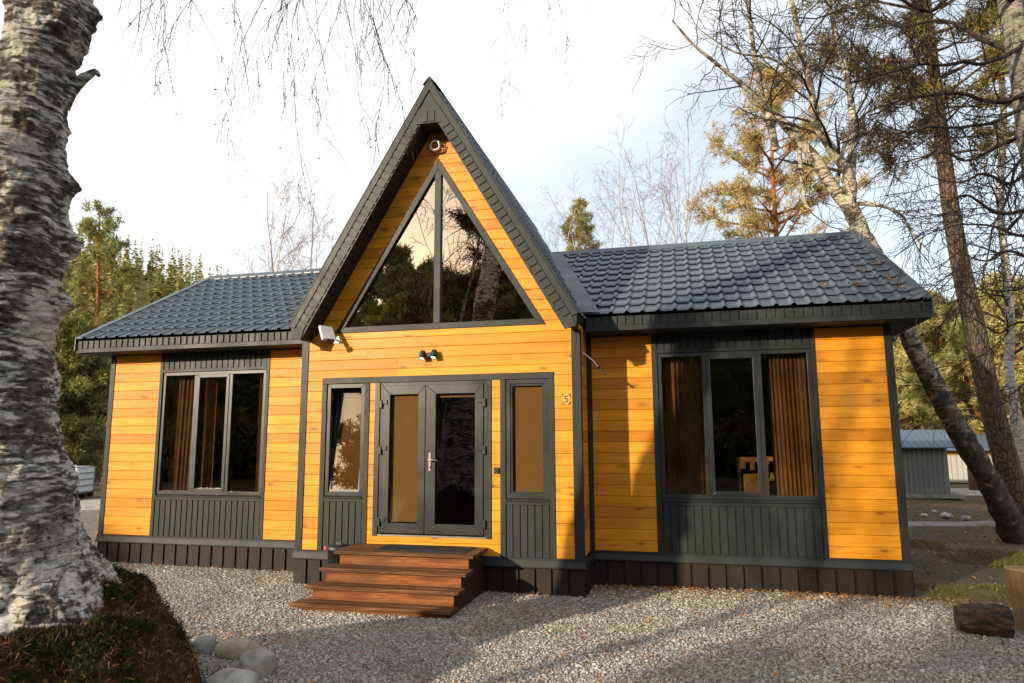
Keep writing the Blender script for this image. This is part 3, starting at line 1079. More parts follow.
# rake fascia
rk = MB()
for s in (-1, 1):
    def P_(l, d):
        return (GX + s * (ca * l - sa * d), GZ - sa * l - ca * d)
    outer0 = (GX, GZ)
    tip = (GX + s * GEX, GEZ)
    lowo = (GX + s * (GEX - 0.012), GEZ - 0.175)
    lowi = (GX + s * (GEX - 0.165), GEZ - 0.205)
    zi = GEZ - 0.205
    inn_top = (GX, GZ - T_ / ca)
    rk.prism([outer0, tip, lowo, lowi, inn_top], 0.03, a=YF)
    # cap along the top edge
    Lr = math.hypot(GEX, GZ - GEZ)
    rk.prism([(GX, GZ + 0.012), P_(Lr + 0.02, -0.006), P_(Lr, 0.075), (GX, GZ - 0.075 / ca)], 0.018, a=YF - 0.0185)
    rk.prism([(GX, GZ + 0.035), P_(Lr + 0.03, -0.03), P_(Lr + 0.02, -0.010), (GX, GZ + 0.018)], 0.11, a=YF - 0.0185)
    # bottom closing strip
    rk.prism([P_(Lr - 0.01, 0.076), lowo, lowi, P_(Lr - 0.055, T_ - 0.01)], 0.012, a=YF - 0.0125)
    k = 0.42
    while k < Lr - 0.06:
        rk.prism([P_(k + 0.010, 0.082), P_(k + 0.102, 0.082), P_(k + 0.102, T_ - 0.012), P_(k + 0.010, T_ - 0.012)], 0.0135, a=YF - 0.014)
        k += 0.115
# level collar plate at the top
hb = (GZ - ZC) / GSL
rk.prism([(GX - hb + 0.09, ZC - 0.02), (GX + hb - 0.09, ZC - 0.02), (GX, GZ - 0.20)], 0.014, a=YF - 0.0145)
for xx, z_ in ((-0.055, 0.16), (0.05, 0.16)):
    rk.prism([(GX + xx - 0.035, ZC), (GX + xx + 0.035, ZC), (GX + xx + 0.035, ZC + z_), (GX + xx - 0.035, ZC + z_)], 0.010, a=YF - 0.0255)
rk.build('fascia', M['grey'], roofG, bevel=0.003)
rc = MB()
rc.prism([(GX - 0.10, GZ - 0.06), (GX - 0.09, GZ - 0.06), (GX, GZ + 0.035), (GX + 0.09, GZ - 0.06), (GX + 0.10, GZ - 0.06), (GX + 0.012, GZ + 0.05), (GX - 0.012, GZ + 0.05)], YB + 0.5 - YF, a=YF - 0.022)
rc.build('ridge_cap', M['roof'], roofG)
# valley flashing on the wing roofs beside the steep roof
for s, rfl in ((1, roofR), (-1, roofL)):
    v = MB()
    e = []
    for y, z in ((-OE - 0.07, ZE - 0.07 * WSL), (YR - 0.05, ZR - 0.05 * WSL)):
        xi = GX + s * (GZ - z) / GSL
        e.append((xi, y, z))
    (xa, ya, za), (xb, yb, zb_) = e
    wv = 0.25
    n_ = np.array([0, -WSL, 1]) / math.hypot(1, WSL) * 0.058
    A = np.array([xa - s * 0.03, ya, za + 0.02]); B = np.array([xa + s * wv, ya, za]); C_ = np.array([xb + s * wv, yb, zb_]); D = np.array([xb - s * 0.03, yb, zb_ + 0.02])
    q = np.array([A + n_, B + n_, C_ + n_, D + n_])
    q2 = q - n_ * 0.6
    v.add(np.concatenate([q, q2]), [(0, 1, 2, 3), (7, 6, 5, 4), (0, 4, 5, 1), (1, 5, 6, 2), (2, 6, 7, 3), (3, 7, 4, 0)])
    v.build('valley_flashing', M['flash'], rfl)

# ------------------------------------------------------------------ roads and hill behind
M['dirt'] = m_plain('pale_gravel_road', (0.34, 0.31, 0.265), 0.9, 0.2, 0, 0.25, 3)
M['dirt2'] = m_plain('grey_gravel_path', (0.22, 0.205, 0.18), 0.9, 0.2, 0, 0.3, 5)
def strip(name, pa, pb, w, mat, z=0.0):
    b = MB()
    n = 60
    q = np.linspace(0, 1, n)
    c = pa[None, :2] + (pb - pa)[None, :2] * q[:, None]
    d = (pb - pa)[:2] / np.linalg.norm((pb - pa)[:2])
    nn = np.array([-d[1], d[0]])
    wob = 0.25 * vnoise(np.stack([q * 9, 0 * q, 0 * q + z * 50], -1))
    rows = []
    for s in (-1, -0.5, 0, 0.5, 1):
        e = c + nn * (s * w / 2 + wob[:, None])
        rows.append(np.column_stack([e, gheight(e[:, 0], e[:, 1]) + 0.03 + z + (0.02 if abs(s) < 0.9 else -0.05)]))
    b.grid(np.array(rows))
    return b.build(name, mat, kind='structure')
strip('path', ground_at(860, 16.6), ground_at(1500, 15.2), 0.75, M['dirt2'])
strip('road', ground_at(700, 28.5), ground_at(1500, 24.0), 3.6, M['dirt'], 0.008)
strip('road', ground_at(-320, 20.0), ground_at(230, 24.0), 4.0, M['dirt'], 0.016)

def hillmesh():
    c = CAM[:2]
    az = np.radians(np.linspace(-62, 60, 100))             # clockwise from +y
    rr = np.linspace(85, 330, 40)
    A, D = np.meshgrid(az, rr)
    x = c[0] + np.sin(A) * D
    y = c[1] + np.cos(A) * D
    ad = np.degrees(A)
    peak = 34 * np.exp(-((ad + 46) / 17.0) ** 2) + 10 + 16 * np.exp(-((ad - 38) / 16.0) ** 2)
    prof = np.clip((D - 85) / 110.0, 0, 1)
    prof = prof * prof * (3 - 2 * prof)
    h = peak * prof + 1.6 * fbm(np.stack([x * 0.03, y * 0.03, 0 * x], -1), 3) * prof - 0.3
    return np.stack([x, y, h], -1)
HM = hillmesh()
b = MB()
b.grid(HM)
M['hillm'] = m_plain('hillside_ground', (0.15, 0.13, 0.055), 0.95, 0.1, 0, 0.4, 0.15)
b.build('hill', M['hillm'], kind='structure')

az = np.radians(np.linspace(118, 262, 60))
rr = np.linspace(62, 260, 24)
A, D = np.meshgrid(az, rr)
hx, hy = np.sin(A) * D - 2, np.cos(A) * D - 1
hz = 15 * np.clip((D - 62) / 90, 0, 1) ** 0.8 + 1.5 * fbm(np.stack([hx * 0.03, hy * 0.03, 0 * hx], -1), 3) - 0.6
b = MB()
b.grid(np.stack([hx, hy, hz], -1)[:, ::-1])
M['hilld'] = m_plain('darkened_hillside_ground', (0.035, 0.034, 0.018), 0.95, 0.1, 0, 0.4, 0.15)  # darkness put into the colour so the mirrored horizon stays dark
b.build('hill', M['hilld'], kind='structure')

# ------------------------------------------------------------------ tree makers
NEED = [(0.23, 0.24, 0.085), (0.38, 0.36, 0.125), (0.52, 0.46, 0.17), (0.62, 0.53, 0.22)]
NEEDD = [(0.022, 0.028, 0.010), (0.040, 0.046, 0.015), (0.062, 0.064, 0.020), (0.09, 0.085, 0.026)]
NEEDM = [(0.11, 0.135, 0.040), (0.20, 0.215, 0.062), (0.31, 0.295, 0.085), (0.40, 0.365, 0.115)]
NEEDO = [(0.25, 0.20, 0.075), (0.42, 0.29, 0.110), (0.52, 0.39, 0.155), (0.44, 0.41, 0.16)]
NEEDB = [(0.09, 0.080, 0.026), (0.15, 0.125, 0.036), (0.22, 0.17, 0.048), (0.28, 0.21, 0.065)]
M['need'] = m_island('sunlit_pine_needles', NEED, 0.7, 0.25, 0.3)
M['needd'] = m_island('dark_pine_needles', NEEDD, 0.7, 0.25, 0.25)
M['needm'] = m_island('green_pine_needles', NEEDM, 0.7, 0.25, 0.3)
M['needb'] = m_island('brownish_needles', NEEDB, 0.7, 0.25, 0.3)
M['needo'] = m_island('golden_needles', NEEDO, 0.7, 0.25, 0.3)
M['pinebark'] = m_bark('pine_bark', (0.075, 0.05, 0.035), (0.20, 0.145, 0.105), (0.26, 0.145, 0.075), 1.0, (6.0, 13.0))
M['pinebark_o'] = m_bark('orange_pine_bark', (0.12, 0.065, 0.035), (0.26, 0.14, 0.075), (0.42, 0.17, 0.055), 1.0, (1.5, 5.0))
M['twig'] = m_plain('dark_twigs', (0.034, 0.025, 0.020), 0.85, 0.15, 0, 0.3, 4)
M['twigp'] = m_plain('pinkish_twigs', (0.20, 0.125, 0.095), 0.8, 0.2, 0, 0.3, 4)
M['birch'] = m_birch('thin_birch_bark', (0.50, 0.47, 0.41), dk=0.60)
M['birchd'] = m_birch('leaning_birch_bark', (0.44, 0.385, 0.30), (0.030, 0.024, 0.018), 0.48, (1.0, 7.5), 1.2)

def unit(v):
    v = np.asarray(v, float)
    return v / (np.linalg.norm(v) + 1e-12)
def side_dir(d, ang, rg):
    a = unit(np.cross(d, rg.normal(size=3)))
    return unit(d * math.cos(ang) + a * math.sin(ang))
def path_from(p, d, L, n, rg, wob, trop):
    pts = [np.array(p, float)]
    d = unit(d)
    for k in range(n):
        d = unit(d + rg.normal(size=3) * wob + np.array([0, 0, trop]))
        pts.append(pts[-1] + d * (L / n))
    return np.array(pts)
def along(pts, t):
    x = t * (len(pts) - 1)
    i = min(int(x), len(pts) - 2)
    f = x - i
    return pts[i] * (1 - f) + pts[i + 1] * f, unit(pts[i + 1] - pts[i])
def grow(mbs, p, d, L, r, lev, spec, rg, tips=None):
    """recursive bare branch; mbs[lev] collects its tubes"""
    s = spec[lev]
    pts = path_from(p, d, L, s['n'], rg, s['wob'], s['trop'])
    rad = np.linspace(r, max(s['rmin'], r * s.get('taper', 0.3)), len(pts))
    mbs[min(lev, len(mbs) - 1)].tube(pts, rad, s['sides'], False)
    kids_of(mbs, pts, rad, L, lev, spec, rg, tips)
def kids_of(mbs, pts, rad, L, lev, spec, rg, tips=None):
    if lev + 1 >= len(spec):
        if tips is not None:
            tips.append(pts[-1])
            tips.append(pts[len(pts) // 2])
        return
    s = spec[lev]
    k = max(1, int(round(s['kids'] * L * rg.uniform(0.8, 1.2)))) if s.get('per_m') else int(s['kids'])
    for i in range(k):
        t = s['t0'] + (1 - s['t0']) * (i + rg.uniform(0, 1)) / k
        t = min(t, 0.999)
        q, dd = along(pts, t)
        rr = np.interp(t * (len(rad) - 1), np.arange(len(rad)), rad)
        nd = side_dir(dd, rg.uniform(*s['ang']), rg)
        nd = unit(nd + np.array([0, 0, s.get('lift', 0.0)]))
        n2 = spec[lev + 1]
        nl = L * rg.uniform(*s['lr']) * (1.15 - 0.75 * t) if not n2.get('len') else rg.uniform(*n2['len'])
        grow(mbs, q, nd, nl, max(n2['rmin'], rr * s['rr']), lev + 1, spec, rg, tips)

BIRCH = [dict(n=10, wob=0.06, trop=0.03, kids=16, t0=0.28, ang=(0.5, 0.95), lr=(0.30, 0.45), rr=0.40, rmin=0.012, sides=8, taper=0.12, lift=0.35),
         dict(n=6, wob=0.14, trop=0.06, kids=7, t0=0.25, ang=(0.4, 0.9), lr=(0.35, 0.6), rr=0.5, rmin=0.008, sides=4),
         dict(n=5, wob=0.16, trop=-0.02, kids=6, t0=0.15, ang=(0.4, 0.9), lr=(0.4, 0.7), rr=0.6, rmin=0.006, sides=3),
         dict(n=4, wob=0.18, trop=-0.10, rmin=0.005, sides=3, kids=0)]
def bare_mesh(seed, h, r, lean=(0, 0), spec=BIRCH, tw=1.0):
    rg = rngf(seed)
    a, b = MB(), MB()
    sp = [dict(x) for x in spec]
    for x in sp[1:]:
        x['rmin'] *= tw
    grow([a, b], (0, 0, -0.1), (lean[0], lean[1], 1), h, r, 0, sp, rg)
    return a, b
def bare_tree(name, label, cat, group, loc, seed, h, r, lean=(0, 0), tw=1.0, bark='birch', twig='twig', spec=BIRCH):
    a, b = bare_mesh(seed, h, r, lean, spec, tw)
    t = empty(name, loc, label, cat, group)
    for o, nm, mt in ((a, 'trunk', bark), (b, 'twigs', twig)):
        x = o.build(nm, M[mt], None, origin=(0, 0, 0))
        x.parent = t
    return t

def tufts(mb, P, D, rg, k, ln, w, spread=0.8):
    """needle tufts: k thin blades round each point"""
    P, D = np.repeat(np.asarray(P), k, 0), np.repeat(np.asarray(D), k, 0)
    n = len(P)
    d = D * 0.55 + rg.normal(size=(n, 3)) * spread
    d /= np.linalg.norm(d, axis=1)[:, None]
    s = np.cross(d, rg.normal(size=(n, 3)))
    s /= np.linalg.norm(s, axis=1)[:, None]
    l = ln * rg.uniform(0.6, 1.2, n)[:, None]
    ww = w * rg.uniform(0.7, 1.3, n)[:, None]
    P = P + rg.normal(size=(n, 3)) * ln * 0.25
    v = np.stack([P - s * ww * 0.5, P + s * ww * 0.5, P + d * l + s * ww * 0.25, P + d * l - s * ww * 0.25], 1).reshape(-1, 3)
    mb.add(v, np.arange(4 * n).reshape(-1, 4))
def pine_mesh(seed, h, c0, rad, r, nb=46, k=12, ln=0.24, w=0.028, path=None, dens=1.0, shape=0.75):
    """Scots pine: bare bole, uneven whorls of limbs, clumped needles"""
    rg = rngf(seed)
    a, c = MB(), MB()
    if path is None:
        path = path_from((0, 0, -0.1), (rg.normal() * 0.03, rg.normal() * 0.03, 1), h + 0.1, 12, rg, 0.02, 0.05)
    m = len(path)
    rr = np.interp(np.linspace(0, 1, m), [0, 0.04, 0.3, 0.8, 1], [r * 1.35, r * 1.08, r * 0.85, r * 0.4, 0.02])
    a.tube(path, rr, 10, False)
    P, D = [], []
    for i in range(nb):
        t = c0 / h + (1 - c0 / h) * ((i + rg.uniform(0, 1)) / nb) ** 0.9
        t = min(t, 0.995)
        q, dd = along(path, t)
        u = (t - c0 / h) / (1 - c0 / h)
        L = rad * (math.sin(math.pi * min(1, (u * 0.85 + 0.15))) ** shape) * rg.uniform(0.55, 1.15) + 0.15
        az = i * 2.4 + rg.normal() * 0.5
        el = -0.15 + 0.85 * u + rg.normal() * 0.15
        d = np.array([math.cos(az) * math.cos(el), math.sin(az) * math.cos(el), math.sin(el)])
        pts = path_from(q, d, L, 5, rg, 0.12, 0.05)
        a.tube(pts, np.linspace(max(0.012, 0.016 * L + 0.01), 0.006, 6), 4, False)
        ns = max(3, int(L * 6.5 * dens))
        for j in range(ns):
            tt = rg.uniform(0.30, 1.0) ** 0.8
            pp, d2 = along(pts, min(tt, 0.999))
            sd = side_dir(d2, rg.uniform(0.3, 1.1), rg)
            sl_ = rg.uniform(0.15, 0.42) * (0.6 + 0.3 * L)
            e = pp + sd * sl_ + np.array([0, 0, 0.05])
            if j % 2 == 0:
                a.tube(np.array([pp, e]), [0.007, 0.004], 3, False)
            for f in ((1.0, 0.75, 0.5) if L > 0.8 else (1.0, 0.6)):
                P.append(pp * (1 - f) + e * f + rg.normal(size=3) * 0.05)
                D.append(unit(sd + np.array([0, 0, 0.35])))
    tufts(c, P, D, rg, k, ln, w)
    return a, c
def pine_tree(name, label, group, loc, seed, h, c0, rad, r, need='need', bark='pinebark_o', cat='tree', **kw):
    a, c = pine_mesh(seed, h, c0, rad, r, **kw)
    t = empty(name, loc, label, cat, group)
    for o, nm, mt in ((a, 'trunk', bark), (c, 'crown', need)):
        x = o.build(nm, M[mt], None, origin=(0, 0, 0))
        x.parent = t
    return t
def hill_z(x, y):
    d = math.hypot(x - CAM[0], y - CAM[1])
    return float(gheight(x, y)) if d < 85 else None

# ------------------------------------------------------------------ far hillside wood, one mass
def spruces(seed, k, pts, hmin, hmax, name, mat):
    rg = rngf(seed)
    P = np.repeat(np.array(pts), k, 0)
    n = len(pts)
    h = np.repeat(rg.uniform(hmin, hmax, n), k)
    rr = h * np.repeat(rg.uniform(0.11, 0.19, n), k)
    q = rg.uniform(0, 1, n * k) ** 1.15
    az = rg.uniform(0, 2 * math.pi, n * k)
    ro = rr * ((1 - q) ** 0.75 * rg.uniform(0.55, 1.15, n * k) + 0.05)
    z0 = P[:, 2] + h * (0.06 + 0.94 * q)
    e = np.stack([np.cos(az), np.sin(az), 0 * az], -1)
    s = np.stack([-np.sin(az), np.cos(az), 0 * az], -1) * (0.30 * ro + 0.16)[:, None]
    A = np.stack([P[:, 0], P[:, 1], z0 + h * 0.035], -1)
    B = A + e * ro[:, None] + np.stack([0 * az, 0 * az, -0.28 * ro - h * 0.015], -1)
    v = np.stack([A, (A + B) / 2 - s, B, (A + B) / 2 + s], 1).reshape(-1, 3)
    b = MB()
    b.add(v, np.arange(4 * n * k).reshape(-1, 4))
    return b.build(name, mat, kind='stuff', label='conifer wood covering the sunlit hillside behind the house', cat='wood')
M['far'] = m_island('hillside_conifers', [(0.17, 0.185, 0.075), (0.29, 0.285, 0.105), (0.42, 0.38, 0.135), (0.52, 0.45, 0.17), (0.26, 0.25, 0.09)], 0.9, 0.1, 0.2, 0.16)
rg = rngf(77)
pts = []
for k in range(4200):
    i, j = rg.uniform(2, 38), rg.uniform(0, 98)
    ad = -62 + 122 * j / 99
    if not (-52 < ad < -6 or 18 < ad < 40): continue
    if -18 < ad < -6 and rg.uniform() < 0.6: continue
    if i > 24 and rg.uniform() < 0.75: continue
    p = HM[int(i), int(j)] * 1.0 + (HM[int(i) + 1, int(j) + 1] - HM[int(i), int(j)]) * rg.uniform(0, 1)
    pts.append(p - np.array([0, 0, 0.3]))
spruces(5, 60, pts, 7, 12, 'hillside_forest', M['far'])

# ------------------------------------------------------------------ pines to the left, behind the house
def px_tree_h(v_top, depth):
    return CAM[2] + (440 - v_top) / FPX * depth
gp = 'pines in the wood beyond the left wing'
lab = 'slender pine of the dense wood between the big birch and the left wing'
pine_tree('pine_tree', 'tall lone pine with a tapering sunlit crown rising above the wood beside the left wing', None, ground_at(92, 31), 11, px_tree_h(205, 31), 4.6, 1.75, 0.17, need='needm', nb=44, dens=0.9, ln=0.26, w=0.036)
pl = [(60, 36, 8.8), (106, 38, 7.8), (118, 46, 9.5), (84, 30, 6.6), (56, 29, 7.2), (114, 34, 6.2), (98, 52, 11), (66, 44, 10), (126, 60, 10.5), (80, 58, 11.5), (48, 40, 10.5), (134, 48, 8.5), (40, 33, 9), (93, 41, 8.5)]
protos = []
for k, (u, d, h) in enumerate(pl):
    if k < 4:
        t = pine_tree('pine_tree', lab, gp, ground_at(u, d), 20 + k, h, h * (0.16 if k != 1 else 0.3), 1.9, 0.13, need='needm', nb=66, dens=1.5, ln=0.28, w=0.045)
        protos.append((t, h))
    else:
        s, hh = protos[k % 4]
        copy_tree(s, ground_at(u, d), k * 1.3, h / hh, lab, gp)

# pines of the wood to the right
gp2 = 'pines in the sunlit wood right of the house'
lab2 = 'yellow green pine in the sunlit wood behind the grey shed'
rg = rngf(31)
protos2 = []
spots2 = [(905, 42, 10), (925, 50, 12), (945, 38, 9.5), (962, 46, 11), (985, 40, 10), (1005, 52, 12), (1025, 44, 11), (915, 62, 13), (935, 70, 14), (958, 60, 13), (978, 66, 13.5), (998, 58, 12.5), (1018, 70, 14), (1050, 50, 12), (895, 54, 9), (1085, 46, 12),
          (950, 80, 14), (905, 78, 12), (1040, 84, 15), (990, 86, 15), (970, 34, 7.5), (930, 33, 5.5), (1012, 35, 8), (1035, 30, 9)]
for k, (u, d, h) in enumerate(spots2):
    if k < 5:
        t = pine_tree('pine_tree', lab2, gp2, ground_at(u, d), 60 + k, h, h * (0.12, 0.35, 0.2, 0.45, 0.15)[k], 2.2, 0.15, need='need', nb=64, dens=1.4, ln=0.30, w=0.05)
        protos2.append((t, h))
    else:
        s, hh = protos2[k % 5]
        copy_tree(s, ground_at(u, d), k * 1.7, h / hh, lab2, gp2)

# trees showing above the roofs
pine_tree('pine_tree', 'small pointed pine showing above the ridge beside the steep gable', None, ground_at(572, 42), 81, px_tree_h(195, 42), 6, 1.35, 0.16, need='needm', nb=80, dens=1.2, ln=0.28, w=0.045, shape=0.8)
pine_tree('pine_tree', 'tall golden pine with orange trunk standing behind the right roof ridge', None, ground_at(768, 24), 82, px_tree_h(70, 24), 5.0, 2.55, 0.15, need='needo', nb=64, dens=1.15, ln=0.21, w=0.024, k=13, shape=0.45)
sp = [dict(x) for x in BIRCH]
sp[0]['kids'] = 15
sp[1]['kids'] = 6
sp[2]['kids'] = 5
sp[0]['t0'] = 0.4
gb = 'bare birches behind the left roof'
for k, (u, d, v) in enumerate([(256, 30, 172), (283, 33, 190), (232, 34, 225), (318, 32, 205), (350, 34, 190), (300, 40, 235)]):
    bare_tree('bare_birch', 'leafless slender birch reaching into the white sky above the left roof', 'tree', gb, ground_at(u, d), 100 + k, px_tree_h(v, d), 0.07, (0.02 * (k % 3 - 1), 0), 0.8, 'twigp' if k % 2 else 'birch', 'twigp', sp)
gb = 'bare birches behind the right roof'
for k, (u, d, v) in enumerate([(672, 30, 138), (655, 34, 165), (690, 33, 150), (625, 38, 205), (600, 40, 215), (735, 31, 175), (752, 29, 160), (708, 40, 200), (540, 40, 200)]):
    bare_tree('bare_birch', 'leafless pinkish birch standing behind the right roof ridge', 'tree', gb, ground_at(u, d), 120 + k, px_tree_h(v, d), 0.075, (0.02 * (k % 3 - 1), 0), 0.75, 'birch' if k % 3 else 'twigp', 'twigp', sp)

# ------------------------------------------------------------------ leaning birch behind the right corner
def px_path(L):
    return np.array([at_depth(u, v, d) for u, v, d in L])
def smooth_path(P, n):
    P = np.asarray(P)
    t = np.linspace(0, len(P) - 1, n)
    i = np.clip(t.astype(int), 0, len(P) - 2)
    f = (t - i)[:, None]
    p0, p1, p2, p3 = P[np.clip(i - 1, 0, len(P) - 1)], P[i], P[i + 1], P[np.clip(i + 2, 0, len(P) - 1)]
    return 0.5 * ((2 * p1) + (-p0 + p2) * f + (2 * p0 - 5 * p1 + 4 * p2 - p3) * f ** 2 + (-p0 + 3 * p1 - 3 * p2 + p3) * f ** 3)
def rough_tube(mb, P, r, n=14, amp=0.1, fr=6.0, seed=0):
    k = mb.n
    mb.tube(P, r, n, False)
    v = mb.v[-1]
    c = np.repeat(P, n, 0)
    rr = np.repeat(r, n)[:, None]
    nn = fbm(v * fr + seed, 3)[:, None]
    mb.v[-1] = c + (v - c) * (1 + amp * nn)
LB = empty('leaning_birch', ground_at(1022, 13.0), 'dark forked birch leaning left behind the right end of the house', 'tree')
trunk = MB()
tw = MB()
rg = rngf(9)
base = px_path([(1030, 562, 13.0), (1014, 532, 13.0), (992, 487, 13.0), (968, 447, 13.05), (944, 404, 13.1), (924, 366, 13.2), (905, 328, 13.3), (884, 276, 13.4), (864, 238, 13.5), (850, 208, 13.6), (836, 192, 13.7), (814, 158, 13.8), (792, 132, 13.9), (773, 113, 14.0)])
P = smooth_path(base, 70)
rough_tube(trunk, P, np.interp(np.linspace(0, 1, 70), [0, 0.05, 0.15, 0.45, 0.68, 0.75, 1], [0.38, 0.265, 0.205, 0.175, 0.16, 0.125, 0.085]), 16, 0.16, 5)
limbs = [([(849, 206, 13.6), (850, 178, 13.55), (832, 150, 13.5), (815, 120, 13.4), (811, 88, 13.3), (800, 40, 13.2), (790, -10, 13.1), (782, -80, 13.0)], 0.12, 0.03),
         ([(850, 186, 13.6), (853, 132, 13.8), (849, 88, 14.0), (836, 35, 14.2), (828, -10, 14.3), (818, -90, 14.4)], 0.085, 0.03),
         ([(776, 150, 14.0), (770, 120, 14.0), (763, 100, 14.05), (754, 53, 14.1), (748, 0, 14.2), (740, -70, 14.3)], 0.075, 0.03),
         ([(773, 113, 14.0), (750, 92, 13.9), (722, 68, 13.8), (694, 45, 13.7), (672, 20, 13.6)], 0.06, 0.015),
         ([(799, 150, 13.85), (802, 178, 13.8), (806, 205, 13.75), (815, 210, 13.7)], 0.05, 0.02),
         ([(853, 204, 13.6), (872, 204, 13.5), (888, 208, 13.3), (902, 216, 13.1), (915, 236, 12.9), (928, 250, 12.8)], 0.045, 0.012),
         ([(836, 192, 13.7), (846, 140, 13.9), (868, 112, 14.0), (900, 100, 14.2), (930, 96, 14.4)], 0.04, 0.012),
         ([(812, 90, 13.3), (775, 60, 13.1), (735, 52, 13.0), (700, 30, 12.9)], 0.035, 0.010),
         ([(905, 328, 13.3), (898, 332, 13.2), (893, 340, 13.15)], 0.07, 0.05)]
SP = [dict(n=6, wob=0.1, trop=0.0, kids=2.4, per_m=True, t0=0.15, ang=(0.5, 1.1), lr=(0.3, 0.5), rr=0.35, rmin=0.010, sides=6, lift=0.1),
      dict(n=6, wob=0.16, trop=0.02, kids=4.0, per_m=True, t0=0.2, ang=(0.4, 1.0), lr=(0.3, 0.6), rr=0.5, rmin=0.0075, sides=4, len=(0.7, 2.0)),
      dict(n=5, wob=0.18, trop=-0.05, kids=5, per_m=True, t0=0.1, ang=(0.4, 0.9), lr=(0.4, 0.7), rr=0.6, rmin=0.0055, sides=3, len=(0.35, 0.95)),
      dict(n=4, wob=0.2, trop=-0.12, rmin=0.0045, sides=3, kids=0, len=(0.2, 0.55))]
for k, (pp, ra, rb) in enumerate(limbs):
    Q = smooth_path(px_path(pp), 30)
    rad = np.linspace(ra, rb, 30)
    rough_tube(trunk, Q, rad, 10, 0.12, 7, k)
    if k != 8:
        Ln = np.linalg.norm(np.diff(Q, axis=0), axis=1).sum()
        kids_of([trunk, tw], Q, rad, Ln, 0, SP, rg)
x = trunk.build('trunk', M['birchd'], LB)
x = tw.build('twigs', M['twig'], LB)

# straight pine behind it
PP = px_path([(1016, 500, 15.4), (1006, 462, 15.4), (990, 400, 15.4), (976, 335, 15.4), (962, 272, 15.4), (951, 210, 15.4), (943, 150, 15.4), (937, 100, 15.4), (930, 40, 15.4), (924, -20, 15.4), (918, -90, 15.4), (914, -150, 15.4)])
PP = np.concatenate([[PP[0] + (PP[0] - PP[1]) * 1.1], PP])
PP[0][2] = -0.1
b0 = PP[0].copy()
PPl = smooth_path(PP - np.array([b0[0], b0[1], 0]), 40)
hh = PPl[-1][2]
pine_tree('pine_tree', 'straight rough barked pine rising just behind the leaning birch', None, (b0[0], b0[1], 0), 91, hh, 8.6, 2.3, 0.26, need='needb', bark='pinebark', path=PPl, nb=56, dens=1.35, ln=0.22, w=0.022, k=13)
# slim white birch by the right edge
WB = empty('white_birch', ground_at(1022, 17.5), 'slim white birch trunk right of the straight pine', 'tree')
a, b = MB(), MB()
Q = smooth_path(px_path([(1030, 510, 17.5), (1021, 450, 17.5), (1014, 405, 17.5), (1009, 370, 17.5), (1010, 320, 17.5), (1007, 280, 17.5), (1000, 200, 17.5), (1004, 120, 17.5), (998, 20, 17.5), (1000, -80, 17.5)]), 40)
rad = np.linspace(0.15, 0.05, 40)
rough_tube(a, Q, rad, 10, 0.08, 6)
s3 = [dict(x) for x in SP]
s3[0]['t0'] = 0.35
s3[0]['kids'] = 2.0
kids_of([a, b], Q, rad, 10.0, 0, s3, rngf(4))
a.build('trunk', M['birch'], WB)
b.build('twigs', M['twig'], WB)

# birch at the right edge whose branches hang across the corner of the sky
RB = empty('overhanging_birch', ground_at(1092, 9.6), 'thick birch at the right edge with a tangle of overhanging bare branches', 'tree')
a, b = MB(), MB()
rg = rngf(14)
Q = smooth_path(px_path([(1100, 640, 9.6), (1085, 520, 9.6), (1066, 380, 9.6), (1048, 260, 9.6), (1034, 150, 9.6), (1022, 70, 9.6), (1010, 0, 9.6), (1000, -80, 9.6), (990, -200, 9.6)]), 50)
rad = np.linspace(0.24, 0.10, 50)
rough_tube(a, Q, rad, 14, 0.12, 6)
limbs = [([(1036, 85, 9.6), (1000, 104, 9.3), (955, 92, 9.0), (908, 96, 8.8), (872, 116, 8.6)], 0.040, 0.009),
         ([(1052, 200, 9.6), (1005, 215, 9.2), (972, 196, 9.0), (948, 204, 8.8)], 0.030, 0.007),
         ([(1062, 270, 9.6), (1016, 252, 9.4), (985, 262, 9.1), (955, 250, 9.0)], 0.026, 0.007),
         ([(1032, 60, 9.6), (985, 40, 9.9), (945, 20, 10.1), (895, 25, 10.3), (850, 10, 10.5), (800, 20, 10.6)], 0.036, 0.008),
         ([(1026, 10, 9.6), (975, -15, 9.2), (930, 10, 8.8), (880, -10, 8.5), (830, -20, 8.3)], 0.036, 0.010),
         ([(1070, 330, 9.6), (1028, 320, 9.5), (1000, 332, 9.3), (975, 322, 9.2)], 0.022, 0.006),
         ([(1044, 130, 9.6), (1004, 142, 9.9), (972, 160, 10.2), (940, 152, 10.4), (910, 165, 10.6)], 0.032, 0.008),
         ([(1048, 165, 9.6), (1012, 180, 9.0), (985, 174, 8.6), (955, 182, 8.3), (930, 178, 8.1)], 0.028, 0.007),
         ([(1058, 240, 9.6), (1018, 234, 9.9), (990, 226, 10.2), (962, 224, 10.4), (940, 230, 10.6)], 0.026, 0.007),
         ([(1040, 100, 9.6), (1004, 117, 9.1), (968, 128, 8.8), (930, 128, 8.5), (897, 142, 8.3)], 0.032, 0.008),
         ([(1030, 35, 9.6), (990, 62, 9.2), (955, 62, 8.9), (915, 66, 8.7), (875, 78, 8.5), (850, 84, 8.4)], 0.032, 0.008),
         ([(1066, 300, 9.6), (1030, 288, 9.2), (1004, 292, 8.9), (980, 288, 8.7)], 0.022, 0.006),
         ([(1044, 125, 9.6), (1018, 160, 8.8), (1006, 200, 8.4), (992, 235, 8.1), (984, 280, 7.9)], 0.026, 0.006),
         ([(1076, 350, 9.6), (1034, 380, 9.6), (1012, 395, 9.5), (985, 400, 9.5), (965, 392, 9.4)], 0.018, 0.005)]
s4 = [dict(x) for x in SP]
